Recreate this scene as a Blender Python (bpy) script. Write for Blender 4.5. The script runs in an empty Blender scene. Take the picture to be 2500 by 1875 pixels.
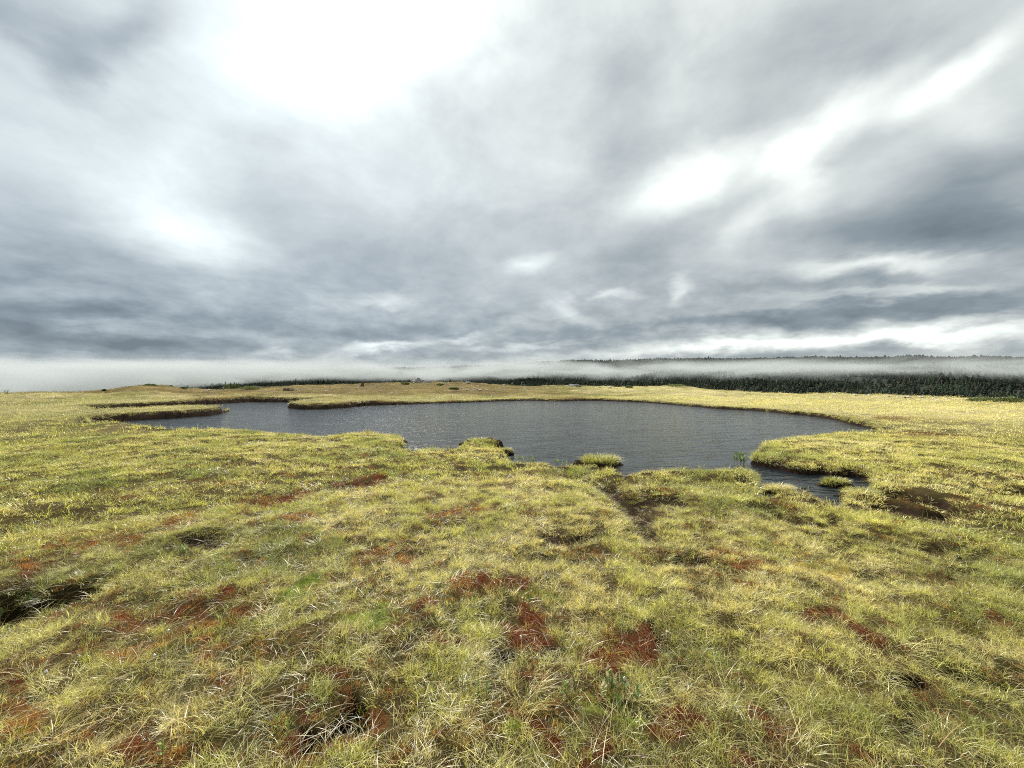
import bpy, math, random
import numpy as np
from mathutils import Vector, Matrix, Euler

SC = bpy.context.scene
COL = SC.collection
PI = math.pi
F = 950.0          # focal length in photograph pixels (2500 wide)
HZ = 937.5         # eye level row
CZ = 1.75          # camera height above the pond

# ------------------------------------------------------------------ camera
cam = bpy.data.cameras.new('camera')
cam.sensor_width = 36.0
cam.lens = 36.0 * F / 2500.0
cam.clip_start = 0.05
cam.clip_end = 20000
camo = bpy.data.objects.new('camera', cam)
camo.location = (0, 0, CZ)
camo.rotation_euler = (math.radians(90), 0, 0)
COL.objects.link(camo)
SC.camera = camo

# ------------------------------------------------------------------ colour management and sampling
SC.view_settings.view_transform = 'Standard'
SC.view_settings.look = 'None'
SC.view_settings.exposure = 0.62
SC.view_settings.gamma = 1.0
SC.view_settings.use_curve_mapping = False
SC.render.engine = 'CYCLES'
cy = SC.cycles
cy.use_denoising = False
cy.denoiser = 'OPENIMAGEDENOISE'
cy.denoising_input_passes = 'RGB_ALBEDO_NORMAL'
cy.max_bounces = 6
cy.diffuse_bounces = 3
cy.glossy_bounces = 3
cy.transmission_bounces = 4
cy.transparent_max_bounces = 6
cy.volume_bounces = 1
cy.volume_max_steps = 128
cy.use_adaptive_sampling = True
cy.adaptive_threshold = 0.006
cy.sample_clamp_direct = 1.6
cy.pixel_filter_type = 'BLACKMAN_HARRIS'
cy.filter_width = 1.05
cy.caustics_reflective = False
cy.caustics_refractive = False

SUN_AZ, SUN_EL = -17.0, 47.0
sun = bpy.data.lights.new('sun', 'SUN')
sun.energy = 5.0
sun.angle = math.radians(0.53)
sun.color = (1.0, 0.95, 0.86)
suno = bpy.data.objects.new('sun', sun)
sd_ = Vector((math.sin(math.radians(SUN_AZ)) * math.cos(math.radians(SUN_EL)),
              math.cos(math.radians(SUN_AZ)) * math.cos(math.radians(SUN_EL)),
              math.sin(math.radians(SUN_EL))))
suno.rotation_euler = sd_.to_track_quat('Z', 'Y').to_euler()
suno.location = (0, 0, 30)
COL.objects.link(suno)


# ------------------------------------------------------------------ node helpers
class NT:
    def __init__(s, tree):
        s.t = tree
        s.n = tree.nodes
        s.l = tree.links

    def node(s, typ, **kw):
        n = s.n.new(typ)
        for k, v in kw.items():
            setattr(n, k, v)
        return n

    def put(s, sock, v):
        if isinstance(v, bpy.types.NodeSocket):
            s.l.new(v, sock)
        else:
            sock.default_value = v

    def math(s, op, a, b=None, c=None, clamp=False):
        n = s.node('ShaderNodeMath', operation=op)
        n.use_clamp = clamp
        s.put(n.inputs[0], a)
        if b is not None: s.put(n.inputs[1], b)
        if c is not None: s.put(n.inputs[2], c)
        return n.outputs[0]

    def vmath(s, op, a, b=None, sc=None):
        n = s.node('ShaderNodeVectorMath', operation=op)
        s.put(n.inputs[0], a)
        if b is not None: s.put(n.inputs[1], b)
        if sc is not None: s.put(n.inputs['Scale'], sc)
        return n.outputs['Value'] if op in ('LENGTH', 'DOT_PRODUCT', 'DISTANCE') else n.outputs[0]

    def comb(s, x, y, z):
        n = s.node('ShaderNodeCombineXYZ')
        s.put(n.inputs[0], x); s.put(n.inputs[1], y); s.put(n.inputs[2], z)
        return n.outputs[0]

    def sep(s, v):
        n = s.node('ShaderNodeSeparateXYZ')
        s.put(n.inputs[0], v)
        return n.outputs

    def noise(s, vec, scale, detail=4, rough=0.55, dist=0.0, color=False):
        n = s.node('ShaderNodeTexNoise')
        s.put(n.inputs['Vector'], vec)
        n.inputs['Scale'].default_value = scale
        n.inputs['Detail'].default_value = detail
        n.inputs['Roughness'].default_value = rough
        n.inputs['Distortion'].default_value = dist
        return n.outputs['Color' if color else 'Fac']

    def mapr(s, v, a, b, c=0.0, d=1.0, smooth=True):
        n = s.node('ShaderNodeMapRange')
        n.interpolation_type = 'SMOOTHSTEP' if smooth else 'LINEAR'
        s.put(n.inputs['Value'], v)
        s.put(n.inputs['From Min'], a); s.put(n.inputs['From Max'], b)
        s.put(n.inputs['To Min'], c); s.put(n.inputs['To Max'], d)
        return n.outputs[0]

    def mix(s, f, a, b, mode='MIX'):
        n = s.node('ShaderNodeMix', data_type='RGBA', blend_type=mode)
        n.clamp_factor = True
        s.put(n.inputs['Factor'], f)
        s.put(n.inputs[6], a if isinstance(a, bpy.types.NodeSocket) else (*a, 1))
        s.put(n.inputs[7], b if isinstance(b, bpy.types.NodeSocket) else (*b, 1))
        return n.outputs[2]

    def ramp(s, v, pts):
        n = s.node('ShaderNodeValToRGB')
        e = n.color_ramp.elements
        while len(e) < len(pts):
            e.new(0.5)
        for i, (p, c) in enumerate(pts):
            e[i].position = p
            e[i].color = (*c, 1)
        s.put(n.inputs[0], v)
        return n.outputs[0]


# ------------------------------------------------------------------ sky: broken overcast, laid out by azimuth and elevation
def azel(px, py):
    u, v = (px - 1250) / F, (HZ - py) / F
    return math.atan(u), math.atan(v / math.sqrt(1 + u * u))


world = bpy.data.worlds.new('World')
SC.world = world
world.use_nodes = True
W = NT(world.node_tree)
W.n.clear()
tc = W.node('ShaderNodeTexCoord').outputs['Generated']
x, y, z = W.sep(tc)
zc = W.math('MAXIMUM', z, 0.0)
az = W.math('ARCTAN2', x, y)
el = W.math('ARCSINE', W.math('MINIMUM', W.math('MAXIMUM', z, -1.0), 1.0))
ae = W.comb(az, el, 0.0)
# cloud deck coordinates (what a flat layer overhead projects to)
inv = W.math('DIVIDE', 1.0, W.math('ADD', zc, 0.15))
deck = W.comb(W.math('MULTIPLY', x, inv), W.math('MULTIPLY', y, inv), 0.0)
# lumps: large overhead, small and flattened towards the horizon
hi_ = W.noise(W.vmath('MULTIPLY', ae, (2.3, 3.4, 1)), 1.0, 7, 0.55, 0.25, True)
lo_ = W.noise(W.vmath('MULTIPLY', ae, (7.0, 17, 1)), 1.0, 6, 0.58, 0.15, True)
lowf = W.mapr(el, 0.05, 0.42, 1.0, 0.0)
wn = W.mix(lowf, hi_, lo_)
wv = W.vmath('SUBTRACT', wn, (0.5, 0.5, 0.5))
warpamt = W.mapr(el, 0.0, 0.6, 0.14, 0.38, False)
wae = W.vmath('ADD', ae, W.vmath('MULTIPLY', W.vmath('SCALE', wv, sc=warpamt), (1.0, 0.55, 0.0)))
wx, wel, _ = W.sep(wae)

base = W.ramp(W.math('DIVIDE', el, 1.6), [(0.0, (.38,) * 3), (0.045, (.34,) * 3), (0.11, (.41,) * 3), (0.21, (.57,) * 3),
                                        (0.36, (.66,) * 3), (0.55, (.70,) * 3), (1.0, (.62,) * 3)])
bb = W.sep(base)[0]
n1 = W.noise(deck, 0.9, 6, 0.55, 0.35)
m1 = W.noise(W.vmath('MULTIPLY', ae, (3.4, 5.6, 1)), 1.0, 8, 0.60, 0.2)
m2 = W.noise(W.vmath('ADD', W.vmath('MULTIPLY', ae, (10, 24, 1)), (3.1, 9.0, 0)), 1.0, 8, 0.62, 0.1)
n2 = W.math('ADD', W.math('MULTIPLY', m2, lowf), W.math('MULTIPLY', m1, W.math('SUBTRACT', 1.0, lowf)))
t = W.math('ADD', bb, W.math('MULTIPLY', W.math('SUBTRACT', n1, 0.5), 0.10))
t = W.math('ADD', t, W.math('MULTIPLY', W.math('SUBTRACT', n2, 0.5), W.mapr(el, 0.0, 0.6, 0.84, 0.54, False)))

# (px, py, half width, half height, turn in degrees (positive = right end up), amount, softness)
PATCH = [
    (880, 60, 320, 240, 10, .36), (640, 260, 260, 200, 60, .07), (440, 390, 130, 220, -28, .11), (1180, 30, 160, 130, 0, .14),
    (1615, 450, 125, 62, 25, .32), (1800, 400, 150, 55, 25, .20), (1990, 330, 240, 50, 36, .38), (2370, 160, 230, 45, 28, .32),
    (1930, 470, 70, 55, 20, .26),
    (1290, 652, 62, 20, 10, .28), (1380, 752, 50, 26, -20, .24), (1500, 716, 48, 11, 5, .22), (1655, 705, 22, 40, -40, .26),
    (935, 852, 95, 13, 6, .46), (1122, 828, 40, 11, 10, .28), (685, 850, 60, 13, 0, .26), (950, 733, 55, 12, 0, .24),
    (1960, 828, 420, 24, 4, .46), (1650, 860, 350, 16, 3, .30), (2330, 815, 260, 22, 4, .36), (2130, 655, 200, 22, 2, .30),
    (2250, 712, 260, 12, 4, .20), (1270, 845, 120, 8, 4, .22),
    (500, 590, 170, 55, -12, .30), (1800, 565, 80, 40, 35, .20), (1050, 480, 260, 120, 0, .05), (2420, 300, 90, 110, 20, .12),
    (205, 200, 60, 80, 0, -.20), (50, 40, 170, 90, 0, -.22), (250, 60, 90, 140, -50, -.14), (330, 20, 110, 60, 0, -.12),
    (120, 380, 230, 150, 0, .08), (300, 480, 200, 80, 0, .08), (150, 760, 320, 24, 2, -.26), (230, 828, 420, 22, -2, -.30), (820, 800, 330, 22, -2, -.14), (300, 870, 300, 10, -3, -.10),
    (60, 560, 190, 110, 0, -.12), (950, 640, 330, 60, 0, -.07), (60, 690, 250, 30, 0, -.10),
    (1520, 230, 90, 190, -25, -.15), (1720, 320, 200, 70, 20, -.17), (1900, 110, 330, 90, 20, -.13), (2250, 60, 220, 60, 15, -.12),
    (2370, 440, 200, 95, 20, -.27), (2150, 570, 300, 50, 4, -.32), (2420, 590, 160, 60, 5, -.16), (1570, 600, 130, 60, 30, -.12),
    (1980, 765, 420, 18, 5, -.26), (1500, 800, 260, 18, 3, -.12), (1950, 700, 330, 16, 4, -.12), (2400, 745, 200, 12, 6, -.14),
    (1150, 560, 300, 80, 5, -.08),
]
for (px, py, hw, hh, ang, amt) in PATCH:
    a0, e0 = azel(px, py)
    ca, sa = math.cos(math.radians(ang)), math.sin(math.radians(ang))
    p1 = azel(px + ca * hw, py - sa * hw)
    p2 = azel(px - ca * hw, py + sa * hw)
    q1 = azel(px + sa * hh, py + ca * hh)
    q2 = azel(px - sa * hh, py - ca * hh)
    ra = math.hypot(p1[0] - p2[0], p1[1] - p2[1]) / 2
    rb = math.hypot(q1[0] - q2[0], q1[1] - q2[1]) / 2
    th = math.atan2(p1[1] - p2[1], p1[0] - p2[0])
    mp = W.node('ShaderNodeMapping', vector_type='TEXTURE')
    mp.inputs['Location'].default_value = (a0, e0, 0)
    mp.inputs['Rotation'].default_value = (0, 0, th)
    mp.inputs['Scale'].default_value = (ra * 1.75, rb * 1.75, 1)
    W.put(mp.inputs['Vector'], wae)
    d = W.vmath('LENGTH', mp.outputs[0])
    t = W.math('ADD', t, W.mapr(d, 0.0, 1.0, amt, 0.0))
cloud = W.ramp(t, [(0.0, (.145, .18, .215)), (0.25, (.265, .315, .355)), (0.42, (.42, .47, .50)), (0.58, (.595, .645, .66)),
                   (0.78, (.83, .895, .89)), (0.98, (1.12, 1.2, 1.18))])
# the eastern side of the deck is a touch warmer than the west
tone = W.mapr(az, -0.7, 0.6, 0.0, 1.0)
cloud = W.mix(1.0, cloud, W.mix(tone, (.97, 1.0, 1.03), (1.015, 1.005, .975)), 'MULTIPLY')
sky = W.node('ShaderNodeTexSky', sky_type='NISHITA')
sky.sun_disc = False
sky.sun_elevation = math.radians(SUN_EL)
sky.sun_rotation = math.radians(SUN_AZ)
SKYK = 0.1
lit = W.vmath('SCALE', cloud, sc=1.0 / SKYK)
full = W.mix(0.955, sky.outputs[0], W.vmath('SCALE', lit, sc=0.675))
bg = W.node('ShaderNodeBackground')
W.put(bg.inputs[0], full)
bg.inputs[1].default_value = SKYK
wo = W.node('ShaderNodeOutputWorld')
W.l.new(bg.outputs[0], wo.inputs[0])
world.cycles.sampling_method = 'MANUAL'
world.cycles.sample_map_resolution = 512


# ------------------------------------------------------------------ numeric noise
def _h(ix, iy, seed):
    n = (ix.astype(np.int64) * 374761393 + iy.astype(np.int64) * 668265263 + seed * 974634777) & 0xffffffff
    n = ((n ^ (n >> 13)) * 1274126177) & 0xffffffff
    n = (n ^ (n >> 16)) & 0xffffffff
    return n / 4294967296.0


def gn(x, y, seed=0):
    ix, iy = np.floor(x), np.floor(y)
    fx, fy = x - ix, y - iy
    u, v = fx * fx * (3 - 2 * fx), fy * fy * (3 - 2 * fy)
    def g(dx, dy):
        a = _h(ix + dx, iy + dy, seed) * 2 * PI
        return np.cos(a) * (fx - dx) + np.sin(a) * (fy - dy)
    return ((g(0, 0) * (1 - u) + g(1, 0) * u) * (1 - v) + (g(0, 1) * (1 - u) + g(1, 1) * u) * v) * 1.5


def fbm(x, y, s, oct=3, seed=0):
    r, a = 0.0, 1.0
    x, y = np.asarray(x) / s, np.asarray(y) / s
    for k in range(oct):
        r = r + a * gn(x + 17.3 * k, y - 9.1 * k, seed + k)
        a *= 0.5; x = x * 2.03; y = y * 2.03
    return r


def sst(a, b, v):
    t = np.clip((v - a) / (b - a), 0, 1)
    return t * t * (3 - 2 * t)


# ------------------------------------------------------------------ where things stand
def P(px, py, z=0.0):
    """the spot at height z that lies in the direction of one photograph pixel"""
    d = (CZ - z) * F / (py - HZ)
    return ((px - 1250) / F * d, d)


N_ = 0.17
shore_far = [(215, 1001), (339, 996), (452, 990), (500, 987), (554, 984), (608, 981), (636, 982), (717, 982), (771, 981.5),
             (744, 986), (709, 992), (701, 996), (744, 999), (798, 998.5), (853, 995), (907, 990), (1000, 987), (1100, 984), (1180, 981),
             (1250, 978.5), (1306, 977.5), (1374, 980), (1419, 977.5), (1476, 978.5), (1561, 982), (1646, 988), (1759, 998.5), (1832, 1002),
             (1921, 1011), (1969, 1014), (2004, 1019), (2035, 1025), (2080, 1036), (2111, 1042), (2140, 1050)]
pen_north = [(2140, 1054), (2102, 1059), (2080, 1063), (2000, 1067), (1947, 1070), (1896, 1079), (1858, 1084), (1846, 1094), (1832, 1110)]
pen_south = [(1829, 1132), (1858, 1140), (1896, 1147), (1940, 1155), (1972, 1160), (2005, 1158), (2030, 1166), (2080, 1166), (2110, 1172), (2130, 1182),
             (2120, 1192), (2130, 1205), (2120, 1212), (2100, 1216), (2085, 1222), (2072, 1228)]
shore_near = [(2051, 1236), (2026, 1226), (2004, 1212), (1969, 1202), (1940, 1198), (1905, 1198), (1885, 1204), (1864, 1208), (1850, 1198), (1844, 1182), (1844, 1154),
              (1801, 1145), (1738, 1145), (1643, 1147), (1590, 1148), (1564, 1150), (1545, 1158), (1524, 1160), (1504, 1150), (1500, 1142), (1470, 1140), (1440, 1136), (1404, 1139),
              (1361, 1138), (1329, 1132), (1291, 1132), (1258, 1128), (1247, 1120), (1244, 1105), (1215, 1091), (1185, 1081), (1155, 1079),
              (1133, 1085), (1112, 1097), (1060, 1096), (1017, 1097), (985, 1093), (990, 1082), (972, 1064), (904, 1054), (865, 1058), (791, 1065), (735, 1061),
              (640, 1053), (565, 1050), (480, 1050), (412, 1050), (390, 1047), (340, 1043), (283, 1040), (240, 1040), (214, 1040)]
spit = [(214, 1037), (271, 1031), (325, 1026), (434, 1020), (515, 1014), (545, 1009), (555, 1004), (542, 998), (515, 995), (461, 994),
        (407, 996), (325, 1000), (270, 1003), (230, 1004)]
POND = [P(a, b, 0) for a, b in shore_far] + [P(a, b, .1) for a, b in pen_north] + [P(a, b, 0) for a, b in pen_south] + \
       [P(a, b, N_) for a, b in shore_near] + [P(a, b, 0) for a, b in spit[:7]] + [P(a, b, .25) for a, b in spit[7:]]
POND = np.array(POND)


def poly_sd(x, y, poly):
    """signed distance, positive on land"""
    d2 = np.full(x.shape, 1e12)
    ins = np.zeros(x.shape, bool)
    n = len(poly)
    for i in range(n):
        ax, ay = poly[i]; bx, by = poly[(i + 1) % n]
        ex, ey = bx - ax, by - ay
        L = ex * ex + ey * ey + 1e-12
        t = np.clip(((x - ax) * ex + (y - ay) * ey) / L, 0, 1)
        d2 = np.minimum(d2, (x - ax - t * ex) ** 2 + (y - ay - t * ey) ** 2)
        if ey != 0:
            c = ((ay > y) != (by > y)) & (x < ex * (y - ay) / ey + ax)
            ins ^= c
    return np.where(ins, -1, 1) * np.sqrt(d2)


def pond_sd(x, y):
    x = np.asarray(x, float); y = np.asarray(y, float)
    d = np.full(x.shape, 30.0)
    m = (x > -45) & (x < 30) & (y > 2.0) & (y < 60)
    if m.any():
        xx, yy = x[m], y[m]
        s = poly_sd(xx, yy, POND)
        r = np.hypot(xx, yy)
        s = s + gn(xx / (.05 * r + .1), yy / (.05 * r + .1), 5) * .012 * r * 0.9 + gn(xx / .22, yy / .22, 8) * .035
        d[m] = np.minimum(s, 30)
    return d


# hollows, ditches and wet spots: (px, py, half w, half h in photo pixels, depth m)
HOLLOW = [
    (60, 1458, 150, 34, .30), (-80, 1484, 150, 48, .30),
    (1545, 1245, 60, 42, .14), (1500, 1195, 44, 22, .12), (1600, 1212, 54, 16, .11), (1560, 1228, 74, 28, .12), (1545, 1262, 50, 16, .12),
    (2240, 1236, 95, 15, .14), (2180, 1196, 80, 10, .15), (2300, 1225, 50, 16, .13), (2120, 1180, 55, 9, .14),
    (1895, 1166, 0, 0, 0), (1880, 1242, 40, 8, .08), (1960, 1262, 60, 10, .10), (2010, 1252, 50, 9, .08), (2240, 1318, 60, 20, .12), (2040, 1320, 40, 10, .09), (2120, 1308, 45, 9, .07),
    (2440, 1378, 90, 16, .15), (2110, 1405, 60, 12, .08), (2330, 1400, 60, 10, .07), (2470, 1195, 60, 10, .06), (2380, 1345, 60, 10, .06),
    (2230, 1650, 120, 34, .17), (2430, 1634, 110, 26, .19), (2150, 1610, 60, 20, .2), (1600, 1560, 30, 25, .08), (2260, 1800, 60, 40, .16), (2200, 1740, 60, 30, .12),
    (510, 1300, 80, 26, .13), (440, 1318, 60, 18, .10), (870, 1180, 30, 9, .05), (1360, 1300, 30, 14, .06), (1410, 1305, 50, 14, .06),
    (1110, 1600, 28, 22, .10), (1200, 1585, 34, 20, .10), (1270, 1470, 24, 12, .06), (1340, 1575, 40, 14, .06), (1700, 1370, 80, 18, .06), (820, 1770, 60, 40, .10),
    (1590, 1475, 40, 16, .07), (620, 1350, 40, 14, .05), (780, 1210, 30, 8, .05), (880, 1450, 30, 14, .05),
    (1745, 1170, 22, 8, .08), (1825, 1168, 20, 8, .12), (985, 1088, 30, 4, .05), (1240, 1110, 12, 8, .1),
    (160, 1680, 60, 20, .06), (560, 1590, 40, 16, .06), (330, 1780, 50, 20, .06), (1500, 1700, 60, 20, .06),
]
# coloured moss: (px, py, half w, half h, kind)  r = dark red, o = orange, y = yellow, g = green
MOSS = [
    (270, 1305, 80, 28, 'o'), (330, 1285, 60, 16, 'o'), (350, 1500, 80, 34, 'r'), (410, 1560, 110, 28, 'o'), (600, 1455, 70, 24, 'r'), (930, 1350, 70, 22, 'o'),
    (1120, 1410, 48, 18, 'o'), (865, 1172, 40, 10, 'r'), (650, 1212, 70, 14, 'r'), (80, 1735, 110, 50, 'o'), (40, 1700, 60, 30, 'r'), (310, 1810, 140, 46, 'r'),
    (460, 1600, 60, 22, 'r'), (800, 1815, 110, 70, 'r'), (790, 1680, 50, 40, 'r'), (900, 1760, 70, 40, 'o'), (1280, 1545, 60, 60, 'r'), (1290, 1480, 40, 20, 'r'), (1500, 1570, 90, 40, 'r'), (1240, 1400, 60, 16, 'r'),
    (1075, 1590, 50, 30, 'r'), (1000, 1500, 50, 26, 'r'), (1800, 1345, 60, 20, 'o'), (1795, 1400, 60, 18, 'o'), (1985, 1376, 60, 18, 'y'), (1830, 1840, 110, 34, 'r'), (1870, 1780, 60, 22, 'r'),
    (1640, 1760, 70, 26, 'r'), (1420, 1830, 120, 34, 'r'), (1320, 1780, 60, 24, 'r'), (30, 1385, 50, 16, 'o'), (10, 1410, 40, 12, 'r'), (700, 1260, 50, 12, 'o'),
    (1620, 1850, 60, 20, 'o'), (2340, 1480, 60, 14, 'r'), (2080, 1530, 60, 16, 'r'), (560, 1650, 50, 20, 'o'), (470, 1790, 60, 20, 'o'), (1130, 1240, 50, 12, 'o'),
    (925, 1490, 60, 26, 'g'), (750, 1430, 60, 26, 'g'), (1480, 1740, 70, 24, 'g'), (1350, 1440, 60, 16, 'g'), (1290, 1820, 40, 20, 'g'),
    (1150, 979, 90, 3, 'O'), (950, 983, 120, 3, 'O'), (830, 988, 60, 3, 'O'), (1400, 974, 90, 3, 'O'), (600, 978, 160, 3, 'O'), (1690, 986, 60, 3, 'O'),
    (2170, 1022, 90, 7, 'O'), (2290, 1060, 80, 8, 'O'), 
]
# pale bleached straw: (px, py, hw, hh, amount)
PALE = [(2300, 1000, 260, 14, .6), (2220, 1046, 80, 9, 1), (2360, 1050, 90, 8, .9), (1920, 1175, 36, 12, 1.2), (1960, 1182, 36, 10, .9), (2450, 1020, 120, 12, .8), (2090, 1085, 70, 8, .7), (1960, 1075, 90, 7, .6),
        (1270, 1285, 50, 18, .9), (1190, 1310, 50, 12, .5), (660, 1710, 130, 26, .6), (100, 1380, 90, 26, .7), (900, 1650, 90, 20, .5), (1800, 1270, 60, 14, .6), (1250, 1180, 60, 14, .5), (1580, 1180, 30, 12, .9), (2130, 1390, 120, 18, .5), (2250, 1180, 120, 12, .5),
        (1180, 1620, 70, 26, .7), (1330, 1620, 70, 26, .7), (1720, 1700, 90, 30, .4), (770, 1560, 60, 30, .7), (860, 1530, 80, 30, .6), (2440, 1240, 60, 14, .4), (2300, 1560, 200, 20, .5),
        (760, 960, 80, 2, .6), (400, 985, 60, 3, .3), (1700, 975, 300, 5, .4), (2100, 985, 300, 6, .5), (130, 1550, 100, 30, .4), (420, 1690, 120, 24, .4), (200, 1860, 160, 30, .5), (640, 1850, 90, 30, .5), (1950, 1800, 60, 40, .4)]
# green lush: (px, py, hw, hh, amount)
GREEN = [(600, 1240, 260, 50, .5), (820, 1180, 160, 30, .5), (250, 1180, 300, 50, .45), (120, 1420, 180, 60, .6), (950, 1110, 130, 20, .4), (1450, 1150, 150, 12, .7), (1130, 1130, 120, 20, .4),
         (1930, 1250, 160, 30, .45), (2350, 1330, 220, 60, .6), (2300, 1460, 280, 70, .6), (2000, 1500, 250, 90, .55), (1800, 1600, 200, 120, .5), (2350, 1780, 220, 120, .75), (2000, 1750, 160, 60, .5), (1950, 1600, 120, 60, .5),
         (750, 1330, 140, 40, .7), (1150, 1480, 120, 40, .3), (1700, 1160, 220, 16, .5), (930, 1068, 60, 8, .8), (1180, 1092, 60, 12, .6), (820, 1640, 70, 60, .4), (200, 1560, 160, 40, .4), (600, 1720, 100, 40, .4), (1880, 1090, 80, 14, .6),
         (700, 1040, 400, 12, .35), (150, 1080, 250, 24, .5), (300, 1010, 140, 6, .6), (2420, 976, 90, 4, .9)]


def blob(x, y, px, py, hw, hh, z=0.2):
    cx, cy = P(px, py, z)
    rx = hw / F * cy
    ry = hh * cy * cy / (F * (CZ - z))
    return np.exp(-(((x - cx) / rx) ** 2 + ((y - cy) / ry) ** 2) * 1.1)


def warp(x, y, k=1.0):
    r = np.hypot(x, y)
    s = .06 * r + .08
    return x + gn(x / s, y / s, 31) * s * .7 * k + gn(x / .11, y / .11, 33) * .03, \
           y + gn(x / s, y / s, 32) * s * .9 * k + gn(x / .11, y / .11, 34) * .04


RIDGE = np.array([(-900, 958, 70), (0, 958, 74), (200, 956, 78), (255, 953, 84), (290, 947, 88), (330, 941, 90), (366, 938, 90), (400, 940, 90), (425, 945, 88),
                  (450, 949, 86), (540, 950, 84), (640, 945, 84), (740, 941, 84), (800, 940, 84), (900, 936, 84), (1000, 933, 84), (1050, 932, 84),
                  (1110, 933, 84), (1180, 936, 84), (1215, 940, 84), (1300, 942, 84), (1390, 941, 84), (1500, 945, 82), (1600, 943, 80), (1640, 941, 79), (1670, 944, 78),
                  (1710, 948, 76), (1780, 956, 72), (1950, 962, 66), (2100, 964, 62), (2250, 969, 56), (2400, 975, 50), (2500, 980, 47), (3200, 990, 46)], float)
R_AZ = np.arctan((RIDGE[:, 0] - 1250) / F)
R_D = RIDGE[:, 2]
R_Z = CZ + (HZ - RIDGE[:, 1]) / F * R_D * np.cos(R_AZ) - 0.08


def height(x, y, detail=True):
    x = np.asarray(x, float); y = np.asarray(y, float)
    r = np.hypot(x, y) + 1e-6
    a = np.arctan2(x, y)
    sd = pond_sd(x, y)
    ac = np.clip(a, R_AZ[0], R_AZ[-1])
    rd = np.interp(ac, R_AZ, R_D)
    rz = np.interp(ac, R_AZ, R_Z)
    land = .17 + .05 * sst(3, 0, r)
    # bank heights: the long spit on the left stands highest
    left = sst(-7, -13, x) * sst(12, 16, y)
    land = land + .20 * left * sst(6.0, 0.5, sd)
    t = np.clip((r - .46 * rd) / (.54 * rd), 0, 1)
    z = land + (rz - land) * t ** 1.25
    over = np.clip(r - rd, 0, None)
    z = z - .012 * over ** 1.55
    # hummocks
    if detail:
        am = sst(0, .8, sd) * .75 + .25
        z = z + am * (.052 * fbm(x, y, 1.1, 3, 3) + .022 * gn(x / .33, y / .33, 12) + .018 * gn(x / .12, y / .12, 13) * sst(9, 4, r))
        z = z + .050 * gn(x / 2.4, y / 2.4, 4) * sst(.2, 2, sd)
        z = z + sst(38, 60, r) * (.20 * fbm(x, y, 6, 3, 9) + .20 * gn(x / 1.6, y / 1.6, 19)) * sst(30, 4, over + 0 * r)
    wx_, wy_ = warp(x, y)
    m = r < 20
    if m.any():
        dz = np.zeros(m.sum())
        for (px, py, hw, hh, dp) in HOLLOW:
            if dp:
                hh = hh * (1.45 if py < 1330 else 1.1)
                dz = np.maximum(dz, dp * sst(.20, .75, blob(wx_[m], wy_[m], px, py, hw * 1.05, hh * 1.1)))
        z[m] -= dz
    # the bank
    wdt = .07 + .0035 * r
    k = sst(0, 1, sd / wdt)
    z = np.where(sd > 0, .0 + z * k - .03 * (1 - k), -.03 - np.clip(-sd, 0, 1.2) * .8)
    return z


def fields(x, y):
    """what grows where: weights for moss red, orange, yellow, green, pale straw, lush grass and bare peat"""
    wx_, wy_ = warp(x, y)
    o = {k: np.zeros(x.shape) for k in 'roygOPGH'}
    for (px, py, hw, hh, k) in MOSS:
        if k != 'O':
            hw, hh = hw * 1.28, hh * 1.28
        o[k] = np.maximum(o[k], blob(wx_, wy_, px, py, hw, hh))
    for (px, py, hw, hh, am) in PALE:
        o['P'] = np.maximum(o['P'], am * blob(wx_, wy_, px, py, hw, hh))
    for (px, py, hw, hh, am) in GREEN:
        o['G'] = np.maximum(o['G'], am * blob(wx_, wy_, px, py, hw, hh))
    for (px, py, hw, hh, dp) in HOLLOW:
        if dp:
            hh = hh * (1.45 if py < 1330 else 1.1)
            o['H'] = np.maximum(o['H'], blob(wx_, wy_, px, py, hw, hh) * min(1, .55 + dp * 3))
    br = .62 + .75 * gn(x / .21, y / .21, 35) + .35 * gn(x / .07, y / .07, 36)
    for k in 'roy':
        o[k] = np.clip(o[k] * np.clip(br, 0, 1.3), 0, 1)
    return o


def mesh_from(name, verts, faces_flat, loop_totals, smooth=True):
    me = bpy.data.meshes.new(name)
    nv = len(verts)
    me.vertices.add(nv)
    me.vertices.foreach_set('co', np.asarray(verts, np.float32).ravel())
    ff = np.asarray(faces_flat, np.int32).ravel()
    lt = np.asarray(loop_totals, np.int32)
    me.loops.add(len(ff))
    me.loops.foreach_set('vertex_index', ff)
    me.polygons.add(len(lt))
    ls = np.concatenate([[0], np.cumsum(lt)[:-1]]).astype(np.int32)
    me.polygons.foreach_set('loop_start', ls)
    me.polygons.foreach_set('loop_total', lt)
    me.polygons.foreach_set('use_smooth', np.full(len(lt), smooth))
    me.update(calc_edges=True)
    me.validate()
    return me


def add_color(me, name, rgb):
    at = me.attributes.new(name, 'FLOAT_COLOR', 'POINT')
    c = np.ones((len(me.vertices), 4), np.float32)
    c[:, :3] = rgb
    at.data.foreach_set('color', c.ravel())


def link(name, me, mat=None, parent=None, **props):
    o = bpy.data.objects.new(name, me)
    COL.objects.link(o)
    if mat is not None and me is not None and len(me.materials) == 0:
        me.materials.append(mat)
    if parent is not None:
        o.parent = parent
    for k, v in props.items():
        o[k] = v
    return o


def new_mat(name):
    m = bpy.data.materials.new(name)
    m.use_nodes = True
    m.node_tree.nodes.clear()
    return m, NT(m.node_tree)


def out(T, surf=None, vol=None):
    o = T.node('ShaderNodeOutputMaterial')
    if surf is not None: T.l.new(surf, o.inputs['Surface'])
    if vol is not None: T.l.new(vol, o.inputs['Volume'])


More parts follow.
